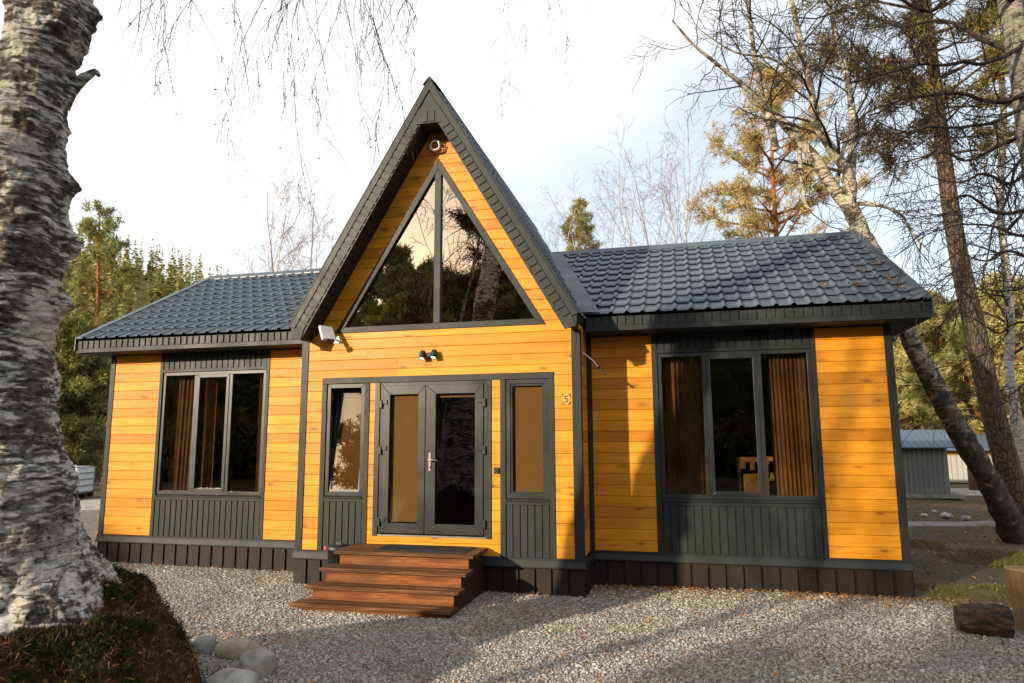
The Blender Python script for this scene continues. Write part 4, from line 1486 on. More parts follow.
s4[0].update(kids=4.0, rr=0.4, rmin=0.008)
s4[1].update(trop=0.0, rmin=0.0055, kids=4.5, len=(0.5, 1.3))
s4[2].update(rmin=0.0040, len=(0.3, 0.7))
s4[3].update(rmin=0.0034)
for k, (pp, ra, rb) in enumerate(limbs):
    q = smooth_path(px_path(pp), 24)
    q = q + 0.05 * np.stack([vnoise(q * 2.5 + 3), vnoise(q * 2.5 + 9), vnoise(q * 2.5 + 15)], -1)
    rad = np.linspace(ra, rb, 24)
    rough_tube(b, q, rad, 8, 0.12, 9, k)
    Ln = np.linalg.norm(np.diff(q, axis=0), axis=1).sum()
    kids_of([b, b], q, rad, Ln, 0, s4, rg)
M['birchs'] = m_birch('overhanging_birch_bark', (0.26, 0.235, 0.195), (0.022, 0.018, 0.015), 0.50, None, 1.4)
a.build('trunk', M['birchs'], RB)
b.build('branches', M['twig'], RB)

# ------------------------------------------------------------------ old birch in front, left
DB = 4.8
bb = at_depth(6, 440, DB)
FB = empty('old_birch', (bb[0], bb[1], 0), 'massive old birch with rough dark and white bark filling the left edge', 'tree')
def m_oldbirch():
    t = NT('old_birch_bark')
    v = t.obj()
    warp = t.n('ShaderNodeTexNoise')
    t.l(v, warp.inputs['Vector'])
    warp.inputs['Scale'].default_value = 5
    wv = t.n('ShaderNodeVectorMath', operation='MULTIPLY_ADD')
    t.l(warp.outputs['Color'], wv.inputs[0])
    wv.inputs[1].default_value = (0.10, 0.10, 0.06)
    t.l(v, wv.inputs[2])
    v2 = wv.outputs[0]
    streak = t.noise(t.map(v2, (6.5, 6.5, 30)), 1.0, 8, 0.62)
    big = t.noise(t.map(v2, (2.0, 2.0, 2.4)), 1.2, 6, 0.62)
    sep = t.n('ShaderNodeSeparateXYZ')
    t.l(v, sep.inputs[0])
    low = t.n('ShaderNodeMapRange')
    t.l(sep.outputs[2], low.inputs[0])
    low.inputs[1].default_value, low.inputs[2].default_value = 2.0, 1.0
    low.inputs[3].default_value, low.inputs[4].default_value = 0.0, 1.0
    fis = t.noise(t.map(v2, (7.5, 7.5, 1.9)), 1.3, 8, 0.68)
    # upper trunk: thin pale strips between dark scales; foot: broad pale sheets broken by black fissures
    up_ = t.math('ADD', t.math('MULTIPLY', streak, 0.56), t.math('MULTIPLY', big, 0.44))
    dn_ = t.math('ADD', t.math('MULTIPLY', fis, 0.62), t.math('MULTIPLY', streak, 0.38))
    f = t.mix(low.outputs[0], t.ramp(up_, [(0.462, 0.0), (0.512, 1.0)]), t.ramp(dn_, [(0.456, 0.0), (0.482, 1.0)]))
    pale = t.ramp(t.noise(t.map(v, (9, 9, 26)), 1.5, 6, 0.7), [(0.3, (0.24, 0.205, 0.165)), (0.48, (0.56, 0.515, 0.45)), (0.66, (0.78, 0.745, 0.68))])
    dark = t.ramp(t.noise(t.map(v, (12, 12, 22)), 1.6, 8, 0.75), [(0.34, (0.014, 0.012, 0.010)), (0.50, (0.080, 0.066, 0.052)), (0.64, (0.22, 0.185, 0.145))])
    lent = t.noise(t.map(v2, (3.2, 3.2, 75)), 1.0, 4, 0.6)
    pale = t.mix(t.ramp(lent, [(0.60, 0.0), (0.63, 0.9)]), pale, (0.022, 0.018, 0.014))
    crack = t.voro(t.map(v2, (5.5, 5.5, 1.7)), 1.0, 'DISTANCE_TO_EDGE')
    crk = t.math('MULTIPLY', t.ramp(crack, [(0.02, 1.0), (0.07, 0.0)]), t.math('MULTIPLY', low.outputs[0], t.ramp(big, [(0.42, 0.0), (0.55, 1.0)])))
    col = t.mix(crk, t.mix(f, dark, pale), (0.012, 0.010, 0.008))
    h = t.math('ADD', t.math('MULTIPLY', f, 0.5), t.math('ADD', t.math('MULTIPLY', fis, 0.7), t.math('MULTIPLY', t.noise(t.map(v, (14, 14, 30)), 2, 7, 0.75), 0.6)))
    t.bump(h, 1.0, 0.035)
    return t.fin(col, 0.85, 0.15)
M['oldbirch'] = m_oldbirch()
prof = [(760, 6, 140), (730, 6, 135), (700, 0, 138), (650, 0, 130), (610, 0, 119), (580, -1, 104), (560, -2, 91), (540, -2, 81), (510, -1, 74), (480, 0, 72), (450, -3, 66), (420, -5, 62), (380, -5, 58), (340, -5, 55),
        (300, 3, 53), (250, 9, 52), (200, 16, 49), (150, 22, 42), (100, 32, 38), (60, 40, 38), (30, 49, 41), (0, 47, 41), (-60, 54, 38), (-150, 62, 36), (-300, 80, 34), (-480, 95, 28), (-700, 120, 20), (-950, 140, 9)]
cen = np.array([at_depth(u, v, DB) for v, u, r in prof])
rr_ = np.array([(r - 5) * DB / FPX for v, u, r in prof])
NL, NA = 640, 220
C_ = smooth_path(cen, NL)
RRs = smooth_path(np.stack([rr_, rr_ * 0, rr_ * 0], -1), NL)[:, 0]
ang = np.arange(NA + 1) * 2 * math.pi / NA
dirs = np.cos(ang)[:, None] * np.array([1, 0, 0]) + np.sin(ang)[:, None] * np.array([0, 1, 0])
S = C_[:, None, :] + RRs[:, None, None] * dirs[None]
nrm = np.broadcast_to(dirs[None], S.shape)
zf = np.clip((1.9 - S[..., 2]) / 1.6, 0, 1)
n1 = fbm(S * np.array([3.2, 3.2, 2.0]), 5, 0.55)
n2 = np.abs(fbm(S * np.array([7, 7, 3.0]) + 40, 4, 0.55))
n3 = fbm(S * np.array([9, 9, 30.0]) + 11, 3, 0.5)
n4 = fbm(S * np.array([16, 16, 26.0]) + 5, 4, 0.6)
disp = 0.026 * n1 - 0.045 * n2 * (0.35 + zf) + 0.007 * n3 + 0.012 * n4
flut = 0.05 * zf ** 2 * np.cos(ang * 5 + 0.7)[None] + 0.05 * zf ** 2 * np.cos(ang * 3 - 0.4)[None]
disp = disp + flut
for (u, v, rp, am) in ((70, 186, 13, 0.085), (62, 246, 17, 0.10), (57, 304, 12, 0.085), (88, 18, 14, 0.05), (64, 130, 9, 0.03), (20, 215, 20, 0.05), (40, 330, 14, 0.05), (30, 120, 16, 0.04), (-5, 300, 20, 0.06)):
    c = at_depth(u, v, DB + (0.17 if u > 50 else -0.26))
    dd = np.linalg.norm((S - c) * np.array([1, 1, 1.15]), axis=-1) / (rp * DB / FPX)
    disp = disp + am * np.exp(-dd ** 2 * 0.9) * (1 + 0.45 * fbm(S * 22, 3))
S = S + nrm * disp[..., None]
S[:, -1] = S[:, 0]
b = MB()
b.grid(S)
st_ = px_path([(58, 102, 4.86), (70, 90, 4.88), (80, 82, 4.9), (88, 76, 4.9), (95, 72, 4.92), (99, 76, 4.92)])
rough_tube(b, smooth_path(st_, 16), np.interp(np.linspace(0, 1, 16), [0, 0.3, 0.8, 1], [0.085, 0.042, 0.026, 0.014]), 10, 0.25, 18)
b.build('trunk', M['oldbirch'], FB)
# limbs above the picture and the twigs that hang down from them
b = MB()
lv = MB()
rg = rngf(5)
def hang(p, L, r, lev=0):
    d = np.array([rg.normal() * 0.35, rg.normal() * 0.35, -0.7])
    pts = path_from(p, d, L, 10, rg, 0.13, -0.16)
    b.tube(pts, np.linspace(r, 0.0012, 11), 3, False)
    if lev < 2:
        for k in range(int(L * (5.0 if lev == 0 else 5.0))):
            q, dd = along(pts, rg.uniform(0.08, 0.98))
            hang(q + 0, rg.uniform(0.15, 0.5) * (0.8 if lev else 1.0) * min(1.0, 0.5 + L * 0.4), r * 0.6, lev + 1)
    for k in range(rg.poisson(0.9 * L + 0.12)):
        q, dd = along(pts, rg.uniform(0.35, 1.0))
        a = unit(rg.normal(size=3))
        c = unit(np.cross(a, rg.normal(size=3)))
        s = rg.uniform(0.009, 0.018)
        q = q + np.array([0, 0, -s])
        lv.add([q, q + a * s * 0.6 + c * s * 0.4, q + a * s * 1.7, q + a * s * 0.6 - c * s * 0.4], [(0, 1, 2, 3)])
limbs = [[(75, -200, 4.8), (150, -150, 5.1), (260, -150, 5.5), (360, -110, 5.9), (460, -110, 6.3), (560, -80, 6.8), (600, -60, 7.0)],
         [(60, -120, 4.8), (120, -110, 4.9), (200, -90, 5.2), (280, -70, 5.6), (350, -40, 5.9), (400, -12, 6.1), (415, 12, 6.2)],
         [(90, -330, 4.8), (200, -300, 5.6), (340, -260, 6.6), (480, -220, 7.6), (620, -170, 8.6)],
         [(60, -240, 4.8), (-40, -300, 4.6), (-160, -360, 4.4), (-300, -380, 4.2)],
         [(95, -420, 4.8), (180, -500, 4.6), (260, -560, 4.2)]]
LQ = []
for k, L in enumerate(limbs):
    q = smooth_path(px_path(L), 40)
    q = q + 0.07 * np.stack([vnoise(q * 1.7 + 3), vnoise(q * 1.7 + 9), vnoise(q * 1.7 + 15)], -1)
    b.tube(q, np.interp(np.linspace(0, 1, 40), [0, 0.3, 1], [0.06, 0.028, 0.004] if k != 1 else [0.04, 0.014, 0.003]), 6, False)
    LQ.append(q)
def nearest_on(u):
    best = None
    for q in LQ[:2]:
        for p in q:
            d = p - CAM
            z = d @ cf
            uu = W / 2 + FPX * (d @ cr) / z
            vv = H / 2 - FPX * (d @ cu) / z
            if best is None or abs(uu - u) + 0.02 * abs(vv) < best[0]:
                best = (abs(uu - u) + 0.02 * abs(vv), p, vv, z)
    return best
for (u, vend, n) in ((112, 45, 1), (150, 60, 2), (165, 75, 1), (195, 40, 1), (228, 95, 2), (250, 115, 2), (270, 50, 1), (300, 75, 3), (318, 120, 4), (335, 145, 6), (350, 125, 5), (365, 70, 4), (385, 75, 5), (405, 65, 5), (425, 40, 3), (450, 28, 2), (475, 25, 2), (505, 38, 2), (528, 45, 3), (545, 25, 2)):
    for j in range(n):
        _, p, vv, z = nearest_on(u + rg.uniform(-14, 14))
        L = (vend * rg.uniform(0.6, 1.1) - vv) * z / FPX * 1.3
        hang(p, max(0.3, L), rg.uniform(0.0034, 0.0048))
for q in LQ[2:]:
    for k in range(22):
        hang(q[rg.integers(6, 40)], rg.uniform(0.7, 1.6), 0.004, 0)
b.build('branches', M['twig'], FB)
M['dryleaf'] = m_island('dry_birch_leaves', [(0.03, 0.02, 0.012), (0.09, 0.055, 0.022)], 0.8, 0.2, 0.2)
o = lv.build('leaves', M['dryleaf'], FB)

# mound of moss, soil and needles round its foot
MC = np.array([bb[0], bb[1]])
rr0 = np.linspace(0.0, 1.9, 90)
aa = np.linspace(0, 2 * math.pi, 181)
Rm, Am = np.meshgrid(rr0, aa, indexing='ij')
mx_, my_ = MC[0] + Rm * np.cos(Am), MC[1] + Rm * np.sin(Am)
edge = 1.50 + 0.10 * np.cos(Am * 3 + 1) + 0.07 * np.cos(Am * 5)
q = np.clip(1 - Rm / edge, 0, 1)
front = 0.5 + 0.5 * np.cos(Am - math.atan2(CAM[1] - MC[1], CAM[0] - MC[0] - 2.5))
hm = (1.0 - 0.26 * front ** 2) * (1 - (Rm / edge).clip(0, 1) ** 4.2)
hm = hm + (0.10 * fbm(np.stack([mx_ * 3, my_ * 3, hm * 2], -1), 4) + 0.02 * fbm(np.stack([mx_ * 14, my_ * 14, hm * 9], -1), 3)) * np.clip(q * 4, 0, 1)
hm = np.where(Rm > edge, -0.06, hm)
MV = np.stack([mx_, my_, hm - 0.01], -1)
MV2 = np.stack([mx_, my_, np.maximum(hm, 0.02)], -1)
b = MB()
b.grid(MV)
t = NT('mound_soil')
p = t.pos()
n = t.noise(p, 7, 7, 0.72)
col = t.ramp(n, [(0.3, (0.018, 0.010, 0.006)), (0.5, (0.050, 0.028, 0.015)), (0.68, (0.11, 0.062, 0.03)), (0.8, (0.17, 0.105, 0.055))])
t.bump(t.noise(p, 34, 6, 0.8), 0.9, 0.03)
M['mound'] = t.fin(col, 0.95, 0.1)
b.build('mound', M['mound'], kind='structure')
def mound_pts(n, rg, r0, r1, a0=0, a1=2 * math.pi):
    r = rg.uniform(r0, r1, n)
    a = rg.uniform(a0, a1, n)
    i = r / 1.9 * 89
    j = (a % (2 * math.pi)) / (2 * math.pi) * 180
    return MV2[i.astype(int), j.astype(int)] + rg.normal(size=(n, 3)) * np.array([0.01, 0.01, 0.006])
rg = rngf(21)
b = MB()
P = np.concatenate([mound_pts(9000, rg, 0.55, 1.45), mound_pts(1300, rg, 1.4, 1.75)])
tufts(b, P, np.tile([0, 0, 0.25], (len(P), 1)), rg, 3, 0.055, 0.006, 1.0)
M['litter'] = m_island('brown_needle_litter', [(0.020, 0.010, 0.005), (0.055, 0.026, 0.011), (0.12, 0.056, 0.022), (0.20, 0.10, 0.042)], 0.9, 0.15)
b.build('needle_litter', M['litter'], kind='stuff', label='brown dead grass and needle litter on the mound round the old birch', cat='litter')
b = MB()
P = mound_pts(26000, rg, 0.55, 1.35, -0.95, 1.3)
keep = (fbm(P * np.array([2.6, 2.6, 2.6]), 4) + 1.8 * (P[:, 2] - 0.60)) > 0.10
P = P[keep]
tufts(b, P, np.tile([0, 0, 1.0], (len(P), 1)), rg, 4, 0.030, 0.006, 0.7)
M['moss'] = m_island('dark_green_moss', [(0.012, 0.016, 0.005), (0.030, 0.034, 0.009), (0.058, 0.060, 0.016)], 0.95, 0.1)
b.build('moss', M['moss'], kind='stuff', label='dark green moss on the upper slope of the mound', cat='moss')

b = MB()
P = np.concatenate([mound_pts(460, rg, 0.6, 1.45), mound_pts(260, rg, 1.4, 1.88)])
A_ = rg.normal(size=(len(P), 3)) * [1, 1, 0.5]
A_ /= np.linalg.norm(A_, axis=1)[:, None]
B_ = np.cross(A_, rg.normal(size=(len(P), 3)))
B_ /= np.linalg.norm(B_, axis=1)[:, None]
s_ = rg.uniform(0.012, 0.028, len(P))[:, None]
P = P + np.array([0, 0, 0.02])
b.add(np.stack([P - A_ * s_, P + B_ * s_ * 0.55, P + A_ * s_, P - B_ * s_ * 0.55], 1).reshape(-1, 3), (np.array([(0, 1, 2), (0, 2, 3)])[None] + 4 * np.arange(len(P))[:, None, None]).reshape(-1, 3))
M['moundleaf'] = m_island('brown_mound_leaves', [(0.08, 0.04, 0.018), (0.20, 0.10, 0.045), (0.32, 0.19, 0.10), (0.16, 0.08, 0.03)], 0.8, 0.2)
b.build('dead_leaves', M['moundleaf'], kind='stuff', label='dead birch leaves lying on the mound', cat='leaves')

# river stones beside the mound
def boulder(name, u, v, rx, ry, rz, rot, seed, col, label):
    c = at_z(u, v, 0.0)
    n, m = 28, 20
    th = np.linspace(0, 2 * math.pi, n + 1)
    ph = np.linspace(0, math.pi, m)
    T, Pp = np.meshgrid(th, ph)
    d = np.stack([np.sin(Pp) * np.cos(T), np.sin(Pp) * np.sin(T), np.cos(Pp)], -1)
    e = np.sign(d) * np.abs(d) ** 0.86
    rad = 1 + 0.10 * fbm(d * 1.3 + seed, 3) + 0.008 * fbm(d * 12 + seed, 2)
    s = e * rad[..., None] * np.array([rx, ry, rz])
    s[:, -1] = s[:, 0]
    co, si = math.cos(rot), math.sin(rot)
    s = np.stack([s[..., 0] * co - s[..., 1] * si, s[..., 0] * si + s[..., 1] * co, s[..., 2]], -1)
    b = MB()
    b.grid(s + np.array([c[0], c[1], rz * 0.52]))
    t = NT(name)
    v = t.obj()
    k = t.ramp(t.noise(v, 5, 7, 0.65), [(0.3, tuple(x * 0.6 for x in col)), (0.55, col), (0.75, tuple(min(0.6, x * 1.3) for x in col))])
    k = t.mix(t.ramp(t.noise(t.map(v, (9, 3, 3), (seed, 0, 0)), 2, 4), [(0.55, 0.0), (0.66, 0.5)]), k, (0.16, 0.115, 0.06))
    k = t.mix(t.ramp(t.noise(v, 90, 2), [(0.6, 0.0), (0.7, 0.4)]), k, (0.08, 0.07, 0.06))
    t.bump(t.noise(v, 60, 4, 0.7), 0.25, 0.005)
    t.fin(k, 0.75, 0.3)
    return b.build(name, t.m, label=label, cat='stone', group='river stones beside the mound')
boulder('river_stone', 204, 653, 0.105, 0.10, 0.10, 0.2, 1, (0.25, 0.25, 0.23), 'small dark speckled grey stone nearest the birch mound')
boulder('river_stone', 238, 656, 0.20, 0.12, 0.095, 0.25, 2, (0.36, 0.31, 0.22), 'long tan stone with a pointed end between the grey stones')
boulder('river_stone', 257, 674, 0.155, 0.14, 0.125, 0.9, 3, (0.34, 0.31, 0.275), 'chunky squarish grey brown stone farthest from the birch')
boulder('river_stone', 232, 694, 0.195, 0.16, 0.12, 0.1, 4, (0.40, 0.385, 0.34), 'pale flat topped stone lying in front of the chunky brown one')

# ------------------------------------------------------------------ wooden steps
steps = empty('entrance_steps', (-2.25, -1.4, 0), 'reddish brown stained wooden steps of four levels leading to the glazed door', 'steps')
lv4 = [(-3.12, -1.25, -1.51, 0.570), (-3.165, -1.255, -1.785, 0.405), (-3.215, -1.27, -2.01, 0.240), (-3.27, -1.29, -2.245, 0.080)]
for k, (x0, x1, yf, zt) in enumerate(lv4):
    yb = -0.80 - 0.03 if k == 0 else lv4[k - 1][2] + 0.035
    n = 5 if k == 0 else 2
    w = (yb - yf) / n
    b = MB()
    for j in range(n):
        b.box(x0 + 0.004 * (j % 2), x1 - 0.005 * ((j + 1) % 2), yf + j * w + 0.004, yf + (j + 1) * w - 0.004, zt - 0.042, zt + 0.001 * (j % 2))
    b.build('tread', M['step'], steps, bevel=0.005)
    zb = lv4[k + 1][3] - 0.0 if k < 3 else 0.0
    b = MB()
    b.box(x0 + 0.07, x1 - 0.075, yf + 0.05, yf + 0.085, zb - 0.02, zt - 0.043)
    b.build('riser', M['riser'], steps, bevel=0.003)
for xs_, xe in ((-1.365, -1.325), (-3.08, -3.04)):
    b = MB()
    poly = [(-0.83, -0.05), (-0.83, 0.527)]
    for k, (x0, x1, yf, zt) in enumerate(lv4):
        poly += [(yf + 0.088, zt - 0.0435)]
        if k < 3: poly += [(yf + 0.088, lv4[k + 1][3] - 0.0435)]
    poly += [(lv4[3][2] + 0.088, -0.05)]
    b.prism(poly, xe - xs_, axis='x', a=xs_)
    b.build('stringer', M['stepside'], steps, bevel=0.003)

# door mat
A = at_z(383, 551.5, 0.58)
mat = MB()
mx0, mx1, my0, my1 = -2.62, -1.40, -1.40, -0.90
mat.box(mx0, mx1, my0, my1, 0.572, 0.581)
mat = MB()
mat.box(mx0, mx1, my0, my1, 0.572, 0.581)
nx, ny = 40, 16
for i in range(nx):
    x = mx0 + 0.03 + (mx1 - mx0 - 0.06) * i / nx
    mat.box(x, x + 0.010, my0 + 0.03, my1 - 0.03, 0.5812, 0.590)
for j in range(ny):
    y = my0 + 0.03 + (my1 - my0 - 0.06) * j / ny
    mat.box(mx0 + 0.03, mx1 - 0.03, y, y + 0.010, 0.5811, 0.588)
mat.build('doormat', M['mat'], label='black ribbed rubber doormat on the top step before the door', cat='doormat')

# bucket beside the steps
c = np.array([-3.31, -1.02, 0.0])
bk = MB()
bk.lathe([(0.001, 0.0), (0.11, 0.0), (0.115, 0.01), (0.14, 0.50), (0.15, 0.505), (0.15, 0.53)], c, 24)
bko = bk.build('litter_bin', M['black'], label='black lidded bin tucked between the left sidelight and the steps', cat='bin')
l = MB()
l.lathe([(0.158, 0.515), (0.160, 0.545), (0.14, 0.565), (0.04, 0.575), (0.001, 0.576)], c, 24)
l.box(c[0] - 0.03, c[0] + 0.05, c[1] - 0.015, c[1] + 0.015, 0.57, 0.615)
l.build('lid', M['black'], bko)
M['red'] = m_plain('red_plastic', (0.45, 0.02, 0.02), 0.4)
l = MB()
l.box(c[0] - 0.205, c[0] - 0.158, c[1] - 0.03, c[1] + 0.03, 0.49, 0.545)
l.build('clip', M['red'], bko, bevel=0.008)

# ------------------------------------------------------------------ fittings on the gable wall
WY = YG - 0.024
# floodlight
p = at_y(337, 340, WY)
F = empty('floodlight', (p[0], WY, p[2]), 'white floodlight on a bracket under the left foot of the steep roof', 'lamp')
br = MB()
br.box(p[0] - 0.045, p[0] + 0.045, WY - 0.015, WY, p[2] - 0.05, p[2] + 0.05)
br.tube([(p[0], WY - 0.01, p[2]), (p[0] - 0.02, WY - 0.12, p[2] + 0.0), (p[0] - 0.035, WY - 0.19, p[2] + 0.03)], 0.016, 8)
br.build('bracket', M['white'], F)
T = Matrix.Translation((p[0] - 0.04, WY - 0.22, p[2] + 0.065)) @ Matrix.Rotation(R(-122), 4, 'Z') @ Matrix.Rotation(R(28), 4, 'X')
h = MB()
h.box(-0.105, 0.105, -0.022, 0.022, -0.12, 0.12, T)
h.build('housing', M['white'], F, bevel=0.01)
h = MB()
h.box(-0.088, 0.088, -0.0245, -0.0225, -0.10, 0.10, T)
h.build('lens', M['black'], F)
h = MB()
h.box(-0.06, 0.07, -0.03, 0.05, -0.165, -0.125, T)
h.build('sensor', M['black'], F, bevel=0.006)
# twin spot
p = at_y(430, 355.5, WY)
F = empty('twin_spotlight', (p[0], WY, p[2]), 'small dark twin spotlight on the boards above the double door', 'lamp')
h = MB()
h.box(p[0] - 0.04, p[0] + 0.04, WY - 0.06, WY, p[2] - 0.03, p[2] + 0.035)
h.build('base', M['grey'], F, bevel=0.006)
t = NT('lamp_lens')
t.b.inputs['Emission Color'].default_value = (1, 0.88, 0.65, 1)
t.b.inputs['Emission Strength'].default_value = 1.2
M['lens'] = t.fin((0.8, 0.78, 0.7), 0.2)
for s in (-1, 1):
    cx = p[0] + s * 0.085
    T = Matrix.Translation((cx, WY - 0.075, p[2] + s * 0.004)) @ Matrix.Rotation(R(-26), 4, 'X')
    h = MB()
    h.lathe([(0.001, 0.065), (0.035, 0.062), (0.042, 0.05), (0.043, -0.055), (0.037, -0.055), (0.036, -0.045)], (0, 0, 0), 18)
    h.v = [tf(v, T) for v in h.v]
    sp_ = h.build('spot_head', M['grey'], F)
    h = MB()
    h.lathe([(0.001, -0.048), (0.036, -0.048), (0.036, -0.044), (0.001, -0.044)], (0, 0, 0), 18)
    h.v = [tf(v, T) for v in h.v]
    h.build('lens', M['lens'], sp_)
# house number
p = at_y(566.3, 399, WY)
n_ = MB()
wv, hv = 0.052, 0.07
M['plate'] = m_plain('number_plate_wood', (0.50, 0.27, 0.07), 0.5)
n_.box(p[0] - wv, p[0] + wv, WY - 0.006, WY, p[2] - hv, p[2] + hv)
npl = n_.build('house_number_sign', M['plate'], label='small wooden number 5 plate on the narrow boards by the corner trim', cat='sign')
d = MB()
y0, y1 = WY - 0.010, WY - 0.0062
def bar(x0, x1, z0, z1):
    d.box(p[0] + x0, p[0] + x1, y0, y1, p[2] + z0, p[2] + z1)
bar(-0.024, 0.024, 0.031, 0.043)
bar(-0.024, -0.012, -0.001, 0.0305)
d.prism([(p[0] + a, p[2] + c_) for a, c_ in [(-0.0115, 0.010), (0.010, 0.010), (0.024, -0.002), (0.026, -0.018), (0.022, -0.034), (0.008, -0.044), (-0.024, -0.044), (-0.024, -0.032), (0.006, -0.032), (0.013, -0.026), (0.014, -0.012), (0.006, -0.002), (-0.0115, -0.001)]], y1 - y0, a=y0)
d.build('numeral', M['black'], npl)
d = MB()
for sx in (-1, 1):
    for sz in (-1, 1):
        a, c_ = sx * wv, sz * hv
        bar(min(a, a - sx * 0.026), max(a, a - sx * 0.026), min(c_, c_ - sz * 0.010), max(c_, c_ - sz * 0.010))
        bar(min(a, a - sx * 0.010), max(a, a - sx * 0.010), min(c_ - sz * 0.0105, c_ - sz * 0.036), max(c_ - sz * 0.0105, c_ - sz * 0.036))
d.build('corner_mark', M['black'], npl)
# bell push
p = at_y(496.8, 470.5, WY)
h = MB()
h.box(p[0] - 0.04, p[0] + 0.04, WY - 0.02, WY, p[2] - 0.04, p[2] + 0.04)
o = h.build('door_switch', M['black'], label='small square black switch on the boards right of the double door', cat='switch', bevel=0.006)
h = MB()
h.box(p[0] - 0.026, p[0] + 0.026, WY - 0.026, WY - 0.0205, p[2] - 0.028, p[2] + 0.028)
h.build('button', M['grey'], o, bevel=0.003)
# coil of cable at the peak
p = at_y(437, 147.5, WY)
th = np.linspace(0, 2 * math.pi * 2.1, 60)
h = MB()
h.tube(np.stack([p[0] + 0.075 * np.cos(th) + 0.01 * np.sin(th * 2.3), WY - 0.05 - 0.004 * th, p[2] + 0.075 * np.sin(th)], -1), 0.011, 8)
h.tube([(p[0] + 0.07, WY - 0.05, p[2] + 0.01), (p[0] + 0.11, WY - 0.03, p[2] + 0.03), (p[0] + 0.15, WY - 0.02, p[2] - 0.02), (p[0] + 0.13, WY - 0.02, p[2] - 0.08), (p[0] + 0.09, WY - 0.02, p[2] - 0.05), (p[0] + 0.08, WY + 0.0, p[2] + 0.0)], 0.006, 8)
h.build('cable_coil', M['white'], label='coil of white cable hanging on the boards under the gable peak', cat='cable')
# loose cable end by the inner corner
pa, pb_ = at_y(590, 352, -0.45), at_y(606.5, 374.5, -0.5)
pa[0] = X2 - 0.02
h = MB()
q = smooth_path(np.array([pa, pa * 0.6 + pb_ * 0.4 + [0, 0, 0.02], pa * 0.35 + pb_ * 0.65, pb_]), 16)
h.tube(q[:11], 0.009, 8)
o = h.build('cable_end', M['white'], label='loose white cable end poking out beside the inner corner of the gable', cat='cable')
h = MB()
h.tube(q[10:], [0.012, 0.014, 0.014, 0.010, 0.012, 0.008], 8)
h.build('plug', M['black'], o)

# ------------------------------------------------------------------ inside the windows
def curtain(x0, x1, z0, z1, y, seed, waves, label, amp=0.035, gather=0.0):
    n, m = 120, 24
    u = np.linspace(0, 1, n)
    zz = np.linspace(z0, z1, m)
    rows = []
    for z in zz:
        q = (z - z0) / (z1 - z0)
        ph = u * waves * 2 * math.pi + 0.6 * np.sin(q * 2 + seed) + 1.2 * vnoise(np.stack([u * 4 + seed, u * 0 + q, u * 0], -1))
        yy = y + amp * np.sin(ph) * (0.6 + 0.5 * vnoise(np.stack([u * 5, u * 0 + seed, u * 0], -1)))
        rows.append(np.stack([x0 + (x1 - x0) * u * (1 - gather * (1 - q)), yy, np.full(n, z)], -1))
    b = MB()
    b.grid(np.array(rows))
    o = b.build('curtain', M['curtain'], label=label, cat='curtain', group='brown curtains behind the wing windows')
    s = o.modifiers.new('thickness', 'SOLIDIFY')
    s.thickness = 0.006
    return o
curtain(-7.09, -6.52, 0.75, 3.16, 0.17, 1, 7, 'brown curtain filling the outer pane of the left window', gather=0.12)
curtain(-6.46, -6.24, 0.75, 3.16, 0.18, 2, 2.5, 'narrow brown curtain edge behind the middle pane of the left window', 0.03)
curtain(-5.42, -5.20, 0.75, 3.16, 0.17, 3, 2.5, 'brown curtain strip at the inner edge of the left window', 0.03)
curtain(1.02, 1.60, 0.75, 3.2, 0.17, 4, 9, 'brown curtain gathered behind the first pane of the right window')
curtain(2.46, 2.96, 0.75, 3.2, 0.17, 5, 9.5, 'brown curtain hanging at the outer end of the right window', 0.035)
# two chairs by the right window
M['gold'] = m_plain('honey_wood', (0.26, 0.135, 0.034), 0.5, 0.3, 0, 0.3)
M['pad'] = m_plain('golden_upholstery', (0.30, 0.175, 0.045), 0.8, 0.2, 0, 0.35)
def chair(x, y, rz, label):
    c = empty('dining_chair', (x, y, 0.58), label, 'chair', 'chairs inside the right window')
    c.rotation_euler = (0, 0, 0)
    T = Matrix.Translation((x, y, 0.58)) @ Matrix.Rotation(rz, 4, 'Z')
    def part(nm, mt, boxes, bev=0.006):
        b = MB()
        for q in boxes: b.box(*q, T)
        b.build(nm, M[mt], c, bevel=bev)
    for sx in (-1, 1):
        part('leg', 'gold', [(sx * 0.19 - 0.02, sx * 0.19 + 0.02, -0.2, -0.16, 0, 0.44)])
        part('leg', 'gold', [(sx * 0.19 - 0.02, sx * 0.19 + 0.02, 0.17, 0.21, 0, 1.12)])
    part('seat', 'pad', [(-0.21, 0.21, -0.21, 0.165, 0.441, 0.50)], 0.02)
    part('backrest', 'pad', [(-0.13, 0.13, 0.165, 0.205, 0.62, 0.90)], 0.02)
    part('top_rail', 'gold', [(-0.165, 0.165, 0.172, 0.205, 1.06, 1.13), (-0.165, -0.09, 0.172, 0.205, 0.97, 1.059), (-0.03, 0.03, 0.172, 0.205, 0.95, 1.059), (0.09, 0.165, 0.172, 0.205, 0.97, 1.059)])
    return c
chair(2.20, 0.72, R(185), 'golden padded chair half hidden by the right window mullion')
chair(2.62, 1.05, R(165), 'golden padded chair beside the outer curtain of the right window')

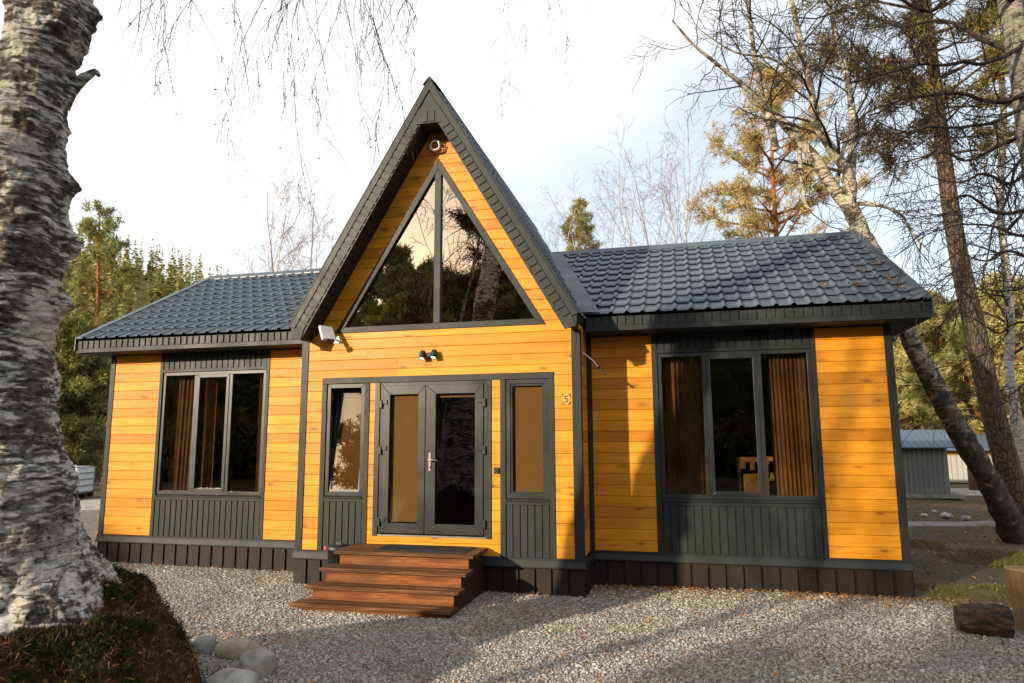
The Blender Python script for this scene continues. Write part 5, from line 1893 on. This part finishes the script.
# ------------------------------------------------------------------ sheds and yard things at the back right
M['shedwall'] = m_paint('grey_corrugated_steel', (0.14, 0.145, 0.14), 0.5, 0.12)
M['shedroof'] = m_paint('blue_grey_sheet_roof', (0.075, 0.105, 0.16), 0.5, 0.08)
M['post'] = m_clad('post_wood', (0.13, 0.06, 0.028), (0.20, 0.095, 0.045), (0.26, 0.13, 0.06), 0.6, 2)
def local(o, yaw):
    return Matrix.Translation(o) @ Matrix.Rotation(yaw, 4, 'Z')
o = ground_at(893, 23.8)
S1 = empty('grey_shed', o, 'small grey corrugated shed with a blue sheet roof behind the house corner', 'shed')
T = local(o, R(-4))
b = MB()
for k in range(20):
    x = -1.6 + 2.9 * k / 20
    b.prism([(x, 0.0), (x + 0.03, -0.03), (x + 0.09, -0.03), (x + 0.12, 0.0)], 1.53, T, 'z', 0.12)
    y = 0.005 + 2.6 * k / 20
    b.prism([(1.3, y), (1.33, y + 0.03), (1.33, y + 0.09), (1.3, y + 0.12)], 1.53, T, 'z', 0.12)
b.box(-1.6, 1.299, 0.001, 2.6, 0.12, 1.66, T)
b.build('wall', M['shedwall'], S1)
b = MB()
b.prism([(-0.42, 1.64), (-0.42, 1.68), (1.3, 2.26), (3.0, 1.68), (3.0, 1.64), (1.3, 2.20)], 3.65, T, 'x', -2.0)
for k in range(18):
    b.prism([(-0.43, 1.681), (-0.43, 1.69), (1.3, 2.27), (1.3, 2.261)], 0.02, T, 'x', -1.99 + k * 0.2)
b.build('roof', M['shedroof'], S1)
b = MB()
b.box(-1.75, 1.75, -0.12, 2.7, 0.0, 0.119, T)
b.build('base', M['dirt2'], S1)
o = ground_at(990, 29.5)
S2 = empty('storage_building', o, 'long pale grey shed with an orange beam under its blue roof', 'shed')
T = local(o, R(-6))
b = MB()
for k in range(36):
    x = -2.4 + 7.2 * k / 36
    b.prism([(x, 0.0), (x + 0.03, -0.03), (x + 0.12, -0.03), (x + 0.15, 0.0)], 1.15, T, 'z', 0.1)
b.box(-2.4, 4.8, 0.001, 3.0, 0.1, 1.26, T)
M['shedpale'] = m_paint('pale_corrugated_steel', (0.30, 0.31, 0.29), 0.5, 0.1)
b.build('wall', M['shedpale'], S2)
b = MB()
b.box(-2.5, 4.9, -0.10, -0.001, 1.27, 1.44, T)
b.build('beam', M['clad'], S2)
b = MB()
b.prism([(-0.6, 1.45), (-0.6, 1.50), (1.5, 2.1), (3.6, 1.50), (3.6, 1.45)], 7.8, T, 'x', -2.7)
b.build('roof', M['shedroof'], S2)
b = MB()
o = ground_at(962, 27.0)
T = local(o, 0)
b.lathe([(0.001, -0.1), (0.25, -0.1), (0.24, 0.9), (0.23, 1.75), (0.001, 1.75)], o, 14)
b.build('timber_post', M['post'], label='stout brown timber post in front of the pale grey shed', cat='post')
# rocks lying on the verge
M['rock'] = m_plain('pale_rock', (0.42, 0.40, 0.37), 0.85, 0.2, 0, 0.3, 6)
rg = rngf(8)
for k, (u, d, s, lb) in enumerate([(930, 17.6, 0.13, 'largest pale rock on the leafy verge before the shed'), (909, 17.9, 0.08, 'pale rock nearest the house on the leafy verge'), (949, 17.2, 0.10, 'flat pale rock farthest right on the leafy verge'), (919, 18.8, 0.07, 'small pale rock at the back of the leafy verge')]):
    c = ground_at(u, d)
    n, m = 16, 12
    th, ph = np.meshgrid(np.linspace(0, 2 * math.pi, n + 1), np.linspace(0, math.pi, m))
    q = np.stack([np.sin(ph) * np.cos(th), np.sin(ph) * np.sin(th), np.cos(ph)], -1)
    q = q * (1 + 0.28 * fbm(q * 1.7 + k * 5, 3))[..., None] * s * np.array([1.1, 0.8, 0.55])
    q[:, -1] = q[:, 0]
    b = MB()
    b.grid(q + c + np.array([0, 0, s * 0.3 + 0.03]), False)
    b.build('rock', M['rock'], label=lb, cat='rock', group='pale rocks on the verge')

# split log and stump in the right foreground
def m_log():
    t = NT('charred_log_bark')
    v = t.obj()
    n = t.noise(t.map(v, (3, 9, 9)), 1.6, 8, 0.7)
    col = t.ramp(n, [(0.36, (0.012, 0.010, 0.009)), (0.50, (0.050, 0.034, 0.023)), (0.62, (0.16, 0.085, 0.042)), (0.72, (0.30, 0.19, 0.10))])
    t.bump(n, 0.9, 0.03)
    return t.fin(col, 0.85, 0.2)
M['logbark'] = m_log()
M['cutwood'] = m_clad('pale_split_wood', (0.13, 0.078, 0.036), (0.30, 0.195, 0.095), (0.42, 0.30, 0.165), 0.75)
M['stumpw'] = m_clad('stump_wood', (0.10, 0.055, 0.026), (0.25, 0.165, 0.09), (0.36, 0.26, 0.155), 0.8, 2)
pa = at_z(958, 633, 0.0)
pb_ = at_z(1011, 637, 0.0)
pa[2] = pb_[2] = 0.145
ax = unit(pb_ - pa)
sd = np.array([-ax[1], ax[0], 0])
if sd[1] > 0: sd = -sd                                       # towards the camera
up = np.array([0, 0, 1.0])
lgE = empty('charred_log', [(pa[0] + pb_[0]) / 2, (pa[1] + pb_[1]) / 2, 0], 'short charred log lying on the gravel against the stump', 'log')
n = 26
tt = np.linspace(0, 1, n)
ang = np.linspace(R(-80), R(280), 49)                         # the bark side; the split face looks to the camera, low
rows = []
for a in tt:
    c = pa + (pb_ - pa) * a
    rr = (0.135 + 0.02 * a) * (1 + 0.06 * vnoise(np.array([[a * 5, 0, 0]]))[0])
    e = sd[None] * np.cos(ang)[:, None] + up[None] * np.sin(ang)[:, None]
    q = c + e * rr
    rows.append(q + e * (0.012 * fbm(q * 14, 4))[:, None])
V = np.array(rows)
b = MB()
b.grid(V)
b.build('bark', M['logbark'], lgE)
b = MB()
for e, V0 in ((0, V[0]), (-1, V[-1])):
    c = V0.mean(0)
    m = len(V0)
    b.add(np.concatenate([V0, [c]]), [(i, i + 1, m) if e else (i + 1, i, m) for i in range(m - 1)] + ([(m - 1, 0, m)] if e else [(0, m - 1, m)]))
M['charcut'] = m_clad('charred_log_end', (0.016, 0.012, 0.009), (0.055, 0.034, 0.02), (0.12, 0.07, 0.036), 0.8)
b.build('cut_face', M['charcut'], lgE)
pc = at_z(1037, 630, 0.0)
st = MB()
n, m = 40, 14
zz = np.linspace(-0.05, 0.60, m)
th = np.linspace(0, 2 * math.pi, n + 1)
rows = []
for z in zz:
    r = np.interp(z, [-0.05, 0.0, 0.15, 0.6], [0.20, 0.19, 0.185, 0.235])
    e = np.stack([np.cos(th), np.sin(th), 0 * th], -1)
    q = np.array([pc[0], pc[1], z]) + e * r
    rr = 0.018 * fbm(q * np.array([7, 7, 3]), 3) + 0.012 * np.cos(th * 3)
    q = q + e * rr[:, None]
    q[-1] = q[0]
    rows.append(q)
st.grid(np.array(rows))
so_ = st.build('chopping_stump', M['stumpw'], label='tall weathered chopping stump flaring at the top at the right edge', cat='stump')
top = MB()
V0 = rows[-1][:-1]
top.add(np.concatenate([V0, [V0.mean(0) + [0, 0, 0.012]]]), [(i, (i + 1) % n, n) for i in range(n)])
top.build('cut_face', M['cutwood'], so_)

# ------------------------------------------------------------------ yard things at the back left
o = ground_at(83, 25.5)
T = local(o, R(20))
I = empty('water_tank', o, 'white caged water tank on a pallet between the big birch and the house', 'tank')
M['tank'] = m_plain('milky_plastic', (0.62, 0.68, 0.74), 0.4)
b = MB()
b.box(-0.5, 0.5, -0.6, 0.6, 0.16, 1.10, T)
b.lathe([(0.15, 1.101), (0.15, 1.15), (0.001, 1.15)], o, 16)
b.build('tank_body', M['tank'], I, bevel=0.05)
b = MB()
for z in (0.2, 0.42, 0.64, 0.86, 1.08):
    b.box(-0.53, 0.53, -0.645, -0.62, z, z + 0.025, T)
    b.box(0.52, 0.545, -0.62, 0.62, z, z + 0.025, T)
for k in range(6):
    x = -0.5 + k * 0.195
    b.box(x, x + 0.02, -0.66, -0.6455, 0.16, 1.1, T)
b.build('cage', M['steel'], I)
b = MB()
for y in (-0.6, -0.06, 0.48):
    b.box(-0.52, 0.52, y, y + 0.12, 0.0, 0.12, T)
b.box(-0.52, 0.52, -0.62, 0.62, 0.121, 0.155, T)
b.build('pallet', M['stepside'], I)
o = ground_at(97, 26.2)
b = MB()
b.lathe([(0.001, 0.0), (0.27, 0.0), (0.285, 0.02), (0.285, 0.28), (0.30, 0.30), (0.285, 0.32), (0.285, 0.58), (0.30, 0.60), (0.285, 0.62), (0.28, 0.86), (0.26, 0.89), (0.001, 0.885)], o, 24)
M['blue'] = m_plain('blue_plastic', (0.02, 0.05, 0.16), 0.45)
b.build('barrel', M['blue'], label='dark blue barrel beside the white water tank', cat='barrel')
A_, B_ = ground_at(20, 31), ground_at(160, 35)
F = empty('rail_fence', (A_ + B_) / 2, 'low dark picket fence at the edge of the wood beyond the water tank', 'fence')
dv = (B_ - A_) / np.linalg.norm(B_ - A_)
yaw = math.atan2(dv[1], dv[0])
T = local(A_, yaw)
Lf = np.linalg.norm(B_ - A_)
M['fence'] = m_plain('weathered_fence_wood', (0.12, 0.09, 0.06), 0.85)
for k in range(int(Lf / 2) + 1):
    b = MB()
    b.box(k * 2.0 - 0.05, k * 2.0 + 0.05, -0.05, 0.05, -0.1, 1.15, T)
    b.build('post', M['fence'], F)
b = MB()
for z in (0.35, 0.95):
    b.box(0, Lf, -0.085, -0.055, z, z + 0.09, T)
b.build('rail', M['fence'], F)
b = MB()
k = 0.0
while k < Lf:
    b.box(k, k + 0.10, -0.11, -0.088, 0.08, 1.12 + 0.03 * math.sin(k * 9), T)
    k += 0.16
b.build('pickets', M['fence'], F)
o = ground_at(62, 33)
T = local(o, R(12))
Hh = empty('green_hut', o, 'narrow pale green hut in the wood beside the big birch trunk', 'hut')
M['green'] = m_paint('pale_green_paint', (0.26, 0.36, 0.29), 0.6)
b = MB()
b.box(-0.6, 0.6, 0, 1.2, 0.0, 2.1, T)
for k in range(7):
    b.box(-0.6 + k * 0.172, -0.6 + k * 0.172 + 0.155, -0.02, -0.0005, 0.02, 2.08, T)
b.build('wall', M['green'], Hh)
b = MB()
b.prism([(-0.25, 2.1), (1.4, 2.32), (1.4, 2.38), (-0.25, 2.16)], 1.6, T, 'x', -0.8)
b.build('roof', M['fence'], Hh)

# bushes at the edge of the right wood
M['bushleaf'] = m_island('yellowed_bush_leaves', [(0.10, 0.085, 0.02), (0.22, 0.17, 0.04), (0.32, 0.24, 0.07), (0.16, 0.12, 0.03)], 0.8, 0.2, 0.3)
M['bushtwig'] = m_plain('pale_bush_twigs', (0.26, 0.20, 0.13), 0.85, 0.2, 0, 0.3, 4)
BS = [dict(n=6, wob=0.15, trop=0.03, kids=5, t0=0.25, ang=(0.3, 0.9), lr=(0.4, 0.7), rr=0.6, rmin=0.012, sides=4),
      dict(n=5, wob=0.2, trop=0.03, kids=5, t0=0.2, ang=(0.3, 0.9), lr=(0.4, 0.7), rr=0.6, rmin=0.010, sides=3),
      dict(n=4, wob=0.2, trop=-0.02, kids=0, rmin=0.008, sides=3)]
def bush_mesh(seed, h):
    rg = rngf(seed)
    a, c = MB(), MB()
    tips = []
    for k in range(11):
        z = rg.uniform(0, 6.28)
        grow([a], (rg.normal() * 0.2, rg.normal() * 0.2, 0), (math.cos(z) * 0.5, math.sin(z) * 0.5, 1), h * rg.uniform(0.6, 1.1), 0.025, 0, BS, rg, tips)
    P = np.array(tips)
    P = np.repeat(P, 2, 0) + rg.normal(size=(2 * len(P), 3)) * 0.12
    tufts(c, P, np.tile([0, 0, 0.2], (len(P), 1)), rg, 4, 0.12, 0.055, 1.0)
    return a, c
gbu = 'yellowed bushes at the edge of the right wood'
lbu = 'yellowed tangled bush behind the sheds at the foot of the sunlit wood'
bp = []
for k, (u, d, s) in enumerate([(905, 34, 2.6), (922, 36, 3.0), (938, 33.5, 2.4), (955, 37, 3.2), (972, 35, 2.8), (990, 38, 3.2), (1010, 35, 2.8), (1030, 37, 3.0), (912, 40, 3.4), (946, 42, 3.6), (982, 43, 3.6), (1020, 41, 3.4), (900, 37, 2.5), (1050, 36, 3.0)]):
    if k < 3:
        a, c = bush_mesh(200 + k, 1.0)
        r = empty('bush', ground_at(u, d), lbu, 'bush', gbu)
        for q, nm, mt in ((a, 'stems', 'bushtwig'), (c, 'leaves', 'bushleaf')):
            x = q.build(nm, M[mt], None, origin=(0, 0, 0))
            x.parent = r
        r.scale = (s * 1.15, s * 1.15, s)
        bp.append(r)
    else:
        copy_tree(bp[k % 3], ground_at(u, d), k * 1.1, s, lbu, gbu)

# ------------------------------------------------------------------ the yard's other side, seen mirrored in the glass
gr_ = 'pines across the yard, mirrored in the windows'
lr_ = 'dark pine of the wood opposite, visible only mirrored in the gable window'
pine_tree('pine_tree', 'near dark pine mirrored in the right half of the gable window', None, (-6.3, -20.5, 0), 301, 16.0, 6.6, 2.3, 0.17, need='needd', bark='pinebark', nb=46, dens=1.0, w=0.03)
bare_tree('bare_birch', 'bare birch added to shade the right wing, mirrored nearest the gable window mullion', 'tree', None, (-6.4, -12.6, 0), 311, 11.0, 0.10, (0.03, 0.02), 1.7, 'birchd', 'twig')  # added out of view so its twig shadows dim the right wing
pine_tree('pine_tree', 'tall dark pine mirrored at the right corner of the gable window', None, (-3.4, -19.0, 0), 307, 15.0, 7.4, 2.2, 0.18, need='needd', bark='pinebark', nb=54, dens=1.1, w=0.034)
bare_tree('bare_birch', 'bare birch mirrored in the left half of the gable window', 'tree', None, (-9.9, -18.5, 0), 302, 12.0, 0.12, (0.05, 0.02), 1.5, 'birchd', 'twig')
rg = rngf(303)
for k in range(96):
    az = R(-40 + 96 * (k % 48) / 47 + rg.uniform(-1, 1))
    D = rg.uniform(30, 40) if k < 48 else rg.uniform(42, 60)
    p = (-1.5 - math.sin(az) * D, -0.8 - math.cos(az) * D, 0)
    h = (rg.uniform(9.5, 13.0) + (5.5 if R(6) < az < R(25.5) else 0) if not R(27) < az < R(42) else rg.uniform(6.5, 8.5)) * D / 52
    s, hh = protos[(1, 3, 0, 2)[k % 4]]
    copy_tree(s, p, k * 1.9, h / hh, lr_, gr_)

for k in range(26):  # bushes added out of view to cover the bright band mirrored low down
    az = R(-42 + 98 * k / 25 + rg.uniform(-1, 1))
    D = rg.uniform(24, 30)
    copy_tree(bp[k % 3], (-1.5 - math.sin(az) * D, -0.8 - math.cos(az) * D, 0), k * 1.3, rg.uniform(2.0, 3.2), 'leafy bush added across the yard to darken what the windows mirror', 'bushes across the yard, mirrored in the windows')

# ------------------------------------------------------------------ loose gravel and fallen leaves
def ico():
    f = (1 + 5 ** 0.5) / 2
    v = np.array([(-1, f, 0), (1, f, 0), (-1, -f, 0), (1, -f, 0), (0, -1, f), (0, 1, f), (0, -1, -f), (0, 1, -f), (f, 0, -1), (f, 0, 1), (-f, 0, -1), (-f, 0, 1)], float)
    v /= np.linalg.norm(v[0])
    fc = np.array([(0, 11, 5), (0, 5, 1), (0, 1, 7), (0, 7, 10), (0, 10, 11), (1, 5, 9), (5, 11, 4), (11, 10, 2), (10, 7, 6), (7, 1, 8), (3, 9, 4), (3, 4, 2), (3, 2, 6), (3, 6, 8), (3, 8, 9), (4, 9, 5), (2, 4, 11), (6, 2, 10), (8, 6, 7), (9, 8, 1)])
    return v, fc
rg = rngf(55)
N = 200000
x = rg.uniform(-9.0, 6.8, N)
y = -0.02 - (rg.uniform(0, 1, N) ** 0.9) * 6.2
right = 4.3 - (y + 0.25) * 1.6 + rg.normal(size=N) * 0.5
inhouse = (x > X1 - 0.03) & (x < X2 + 0.03) & (y > YG - 0.02)
insteps = (x > -3.2) & (x < -1.3) & (y > -2.2)
inm = np.hypot(x - MC[0], y - MC[1]) < 1.35
ok = (x < right) & ~inhouse & ~insteps & ~inm & (y > -6.0)
x, y = x[ok], y[ok]
N = len(x)
v, f = ico()
r = rg.lognormal(math.log(0.0074), 0.36, N).clip(0.004, 0.022)
sc = np.stack([r * rg.uniform(0.8, 1.4, N), r * rg.uniform(0.7, 1.1, N), r * rg.uniform(0.5, 0.85, N)], -1)
V = v[None] * (1 + 0.25 * rg.normal(size=(N, 12, 1)).clip(-1, 1)) * sc[:, None, :]
a = rg.uniform(0, 6.28, N)
ca_, sa_ = np.cos(a)[:, None], np.sin(a)[:, None]
V = np.stack([V[..., 0] * ca_ - V[..., 1] * sa_, V[..., 0] * sa_ + V[..., 1] * ca_, V[..., 2]], -1)
V = V + np.stack([x, y, gheight(x, y) + r * 0.25], -1)[:, None, :]
FF = (f[None] + 12 * np.arange(N)[:, None, None]).reshape(-1, 3)
b = MB()
b.add(V.reshape(-1, 3), FF)
M['pebble'] = m_island('gravel_stones', [(0.11, 0.103, 0.09), (0.26, 0.245, 0.22), (0.34, 0.32, 0.285), (0.44, 0.415, 0.375), (0.25, 0.205, 0.155), (0.52, 0.495, 0.455), (0.30, 0.285, 0.26)], 0.85, 0.25, 0, 1.1)
b.build('gravel', M['pebble'], kind='stuff', label='grey and tan crushed gravel covering the yard before the house', cat='gravel', origin=(0, 0, 0))

def leaves(x, y, rg, s0, s1):
    n = len(x)
    s = rg.uniform(s0, s1, n)[:, None]
    a = rg.uniform(0, 6.28, n)
    d = np.stack([np.cos(a), np.sin(a), rg.normal(size=n) * 0.35], -1)
    d /= np.linalg.norm(d, axis=1)[:, None]
    w = np.stack([-np.sin(a), np.cos(a), rg.normal(size=n) * 0.45], -1)
    w /= np.linalg.norm(w, axis=1)[:, None]
    c = np.stack([x, y, gheight(x, y) + 0.014 + rg.uniform(0, 0.014, n)], -1)
    up = np.array([0, 0, 1.0])
    v = np.stack([c - d * s, c - d * s * 0.2 + w * s * 0.55 + up * s * 0.2, c + d * s, c - d * s * 0.2 - w * s * 0.55 + up * s * 0.15], 1)
    return v.reshape(-1, 3), np.array([(0, 1, 2), (0, 2, 3)])[None] + 4 * np.arange(n)[:, None, None]
rg = rngf(66)
xs1 = np.concatenate([rg.uniform(-8.0, 4.4, 500), rg.uniform(0.0, 4.6, 1500), rg.uniform(-8, 6, 1500), rg.normal(0.4, 1.1, 500), rg.normal(-3.6, 0.6, 260), rg.uniform(-2.8, -0.4, 200)])
ys1 = np.concatenate([-0.03 - rg.exponential(0.10, 500), -0.05 - rg.exponential(0.28, 1500), rg.uniform(-5.8, -0.2, 1500), rg.normal(-2.0, 0.9, 500), rg.normal(-3.6, 0.5, 260), -0.86 - rg.exponential(0.1, 200)])
ok = ~((xs1 > X1 - 0.03) & (xs1 < X2 + 0.03) & (ys1 > YG - 0.03)) & ~((xs1 > -3.3) & (xs1 < -1.25) & (ys1 > -2.25)) & (ys1 < -0.02)
v, f = leaves(xs1[ok], ys1[ok], rg, 0.011, 0.027)
b = MB()
b.add(v, f.reshape(-1, 3))
n = 5200
xx, yy = rg.uniform(4.6, 22, n), rg.uniform(-3.0, 15, n)
ok = xx > 4.9 - yy * 0.3
v, f = leaves(xx[ok], yy[ok], rg, 0.02, 0.05)
b.add(v, f.reshape(-1, 3))
M['fallen'] = m_island('fallen_leaves', [(0.11, 0.045, 0.016), (0.26, 0.10, 0.025), (0.36, 0.17, 0.05), (0.20, 0.11, 0.045), (0.42, 0.26, 0.10)], 0.8, 0.2)
b.build('fallen_leaves', M['fallen'], kind='stuff', label='orange brown fallen leaves scattered along the skirting and over the gravel', cat='leaves', origin=(0, 0, 0))
# leaves caught on the roof tiles
b = MB()
rg = rngf(67)
for (u, v_, n) in ((861, 270, 14), (857, 283, 22), (824, 283, 9), (888, 279, 10), (799, 272, 5), (870, 277, 6), (590, 300, 14), (597, 307, 8), (583, 288, 6), (880, 262, 6), (845, 268, 3), (905, 285, 4)):
    d = ray(u, v_)
    # hit the front slope of the right roof
    nn_ = np.array([0, -WSL, 1.0])
    t_ = ((np.array([0, -OE, ZE + 0.045]) - CAM) @ nn_) / (d @ nn_)
    c = CAM + d * t_
    for k in range(n):
        q = c + np.array([rg.normal() * 0.05, 0, 0])
        dy = rg.normal() * 0.04
        q[1] += dy
        q[2] += dy * WSL
        a, w_ = unit(rg.normal(size=3) * [1, 1, 0.4]), unit(rg.normal(size=3))
        s = rg.uniform(0.018, 0.035)
        b.add([q - a * s, q + w_ * s * 0.5, q + a * s, q - w_ * s * 0.5], [(0, 1, 2), (0, 2, 3)])
b.build('roof_leaves', M['fallen'], kind='stuff', label='clumps of rusty leaves caught on the right roof tiles', cat='leaves')
# thin dry grass on the soil to the right and at the gravel's edge
rg = rngf(68)
n = 30000
xx, yy = rg.uniform(4.2, 11.5, n), rg.uniform(-3.6, 6.5, n)
ok = (xx > 4.75 - (yy + 0.25) * 1.6 + rg.normal(size=n) * 0.35) & ((yy < -0.1) | (xx > 4.2)) & (fbm(np.stack([xx * 0.6, yy * 0.6, 0 * xx], -1), 3) > 0.0)
P = np.stack([xx[ok], yy[ok], gheight(xx[ok], yy[ok]) - 0.01], -1)
b = MB()
tufts(b, P, np.tile([0, 0, 1.0], (len(P), 1)), rg, 6, 0.075, 0.006, 0.5)
M['grass'] = m_island('dry_autumn_grass', [(0.055, 0.060, 0.016), (0.115, 0.115, 0.032), (0.20, 0.175, 0.06), (0.30, 0.25, 0.11)], 0.85, 0.2, 0.2)
b.build('grass', M['grass'], kind='stuff', label='thin yellowish grass on the dark soil right of the house', cat='grass', origin=(0, 0, 0))
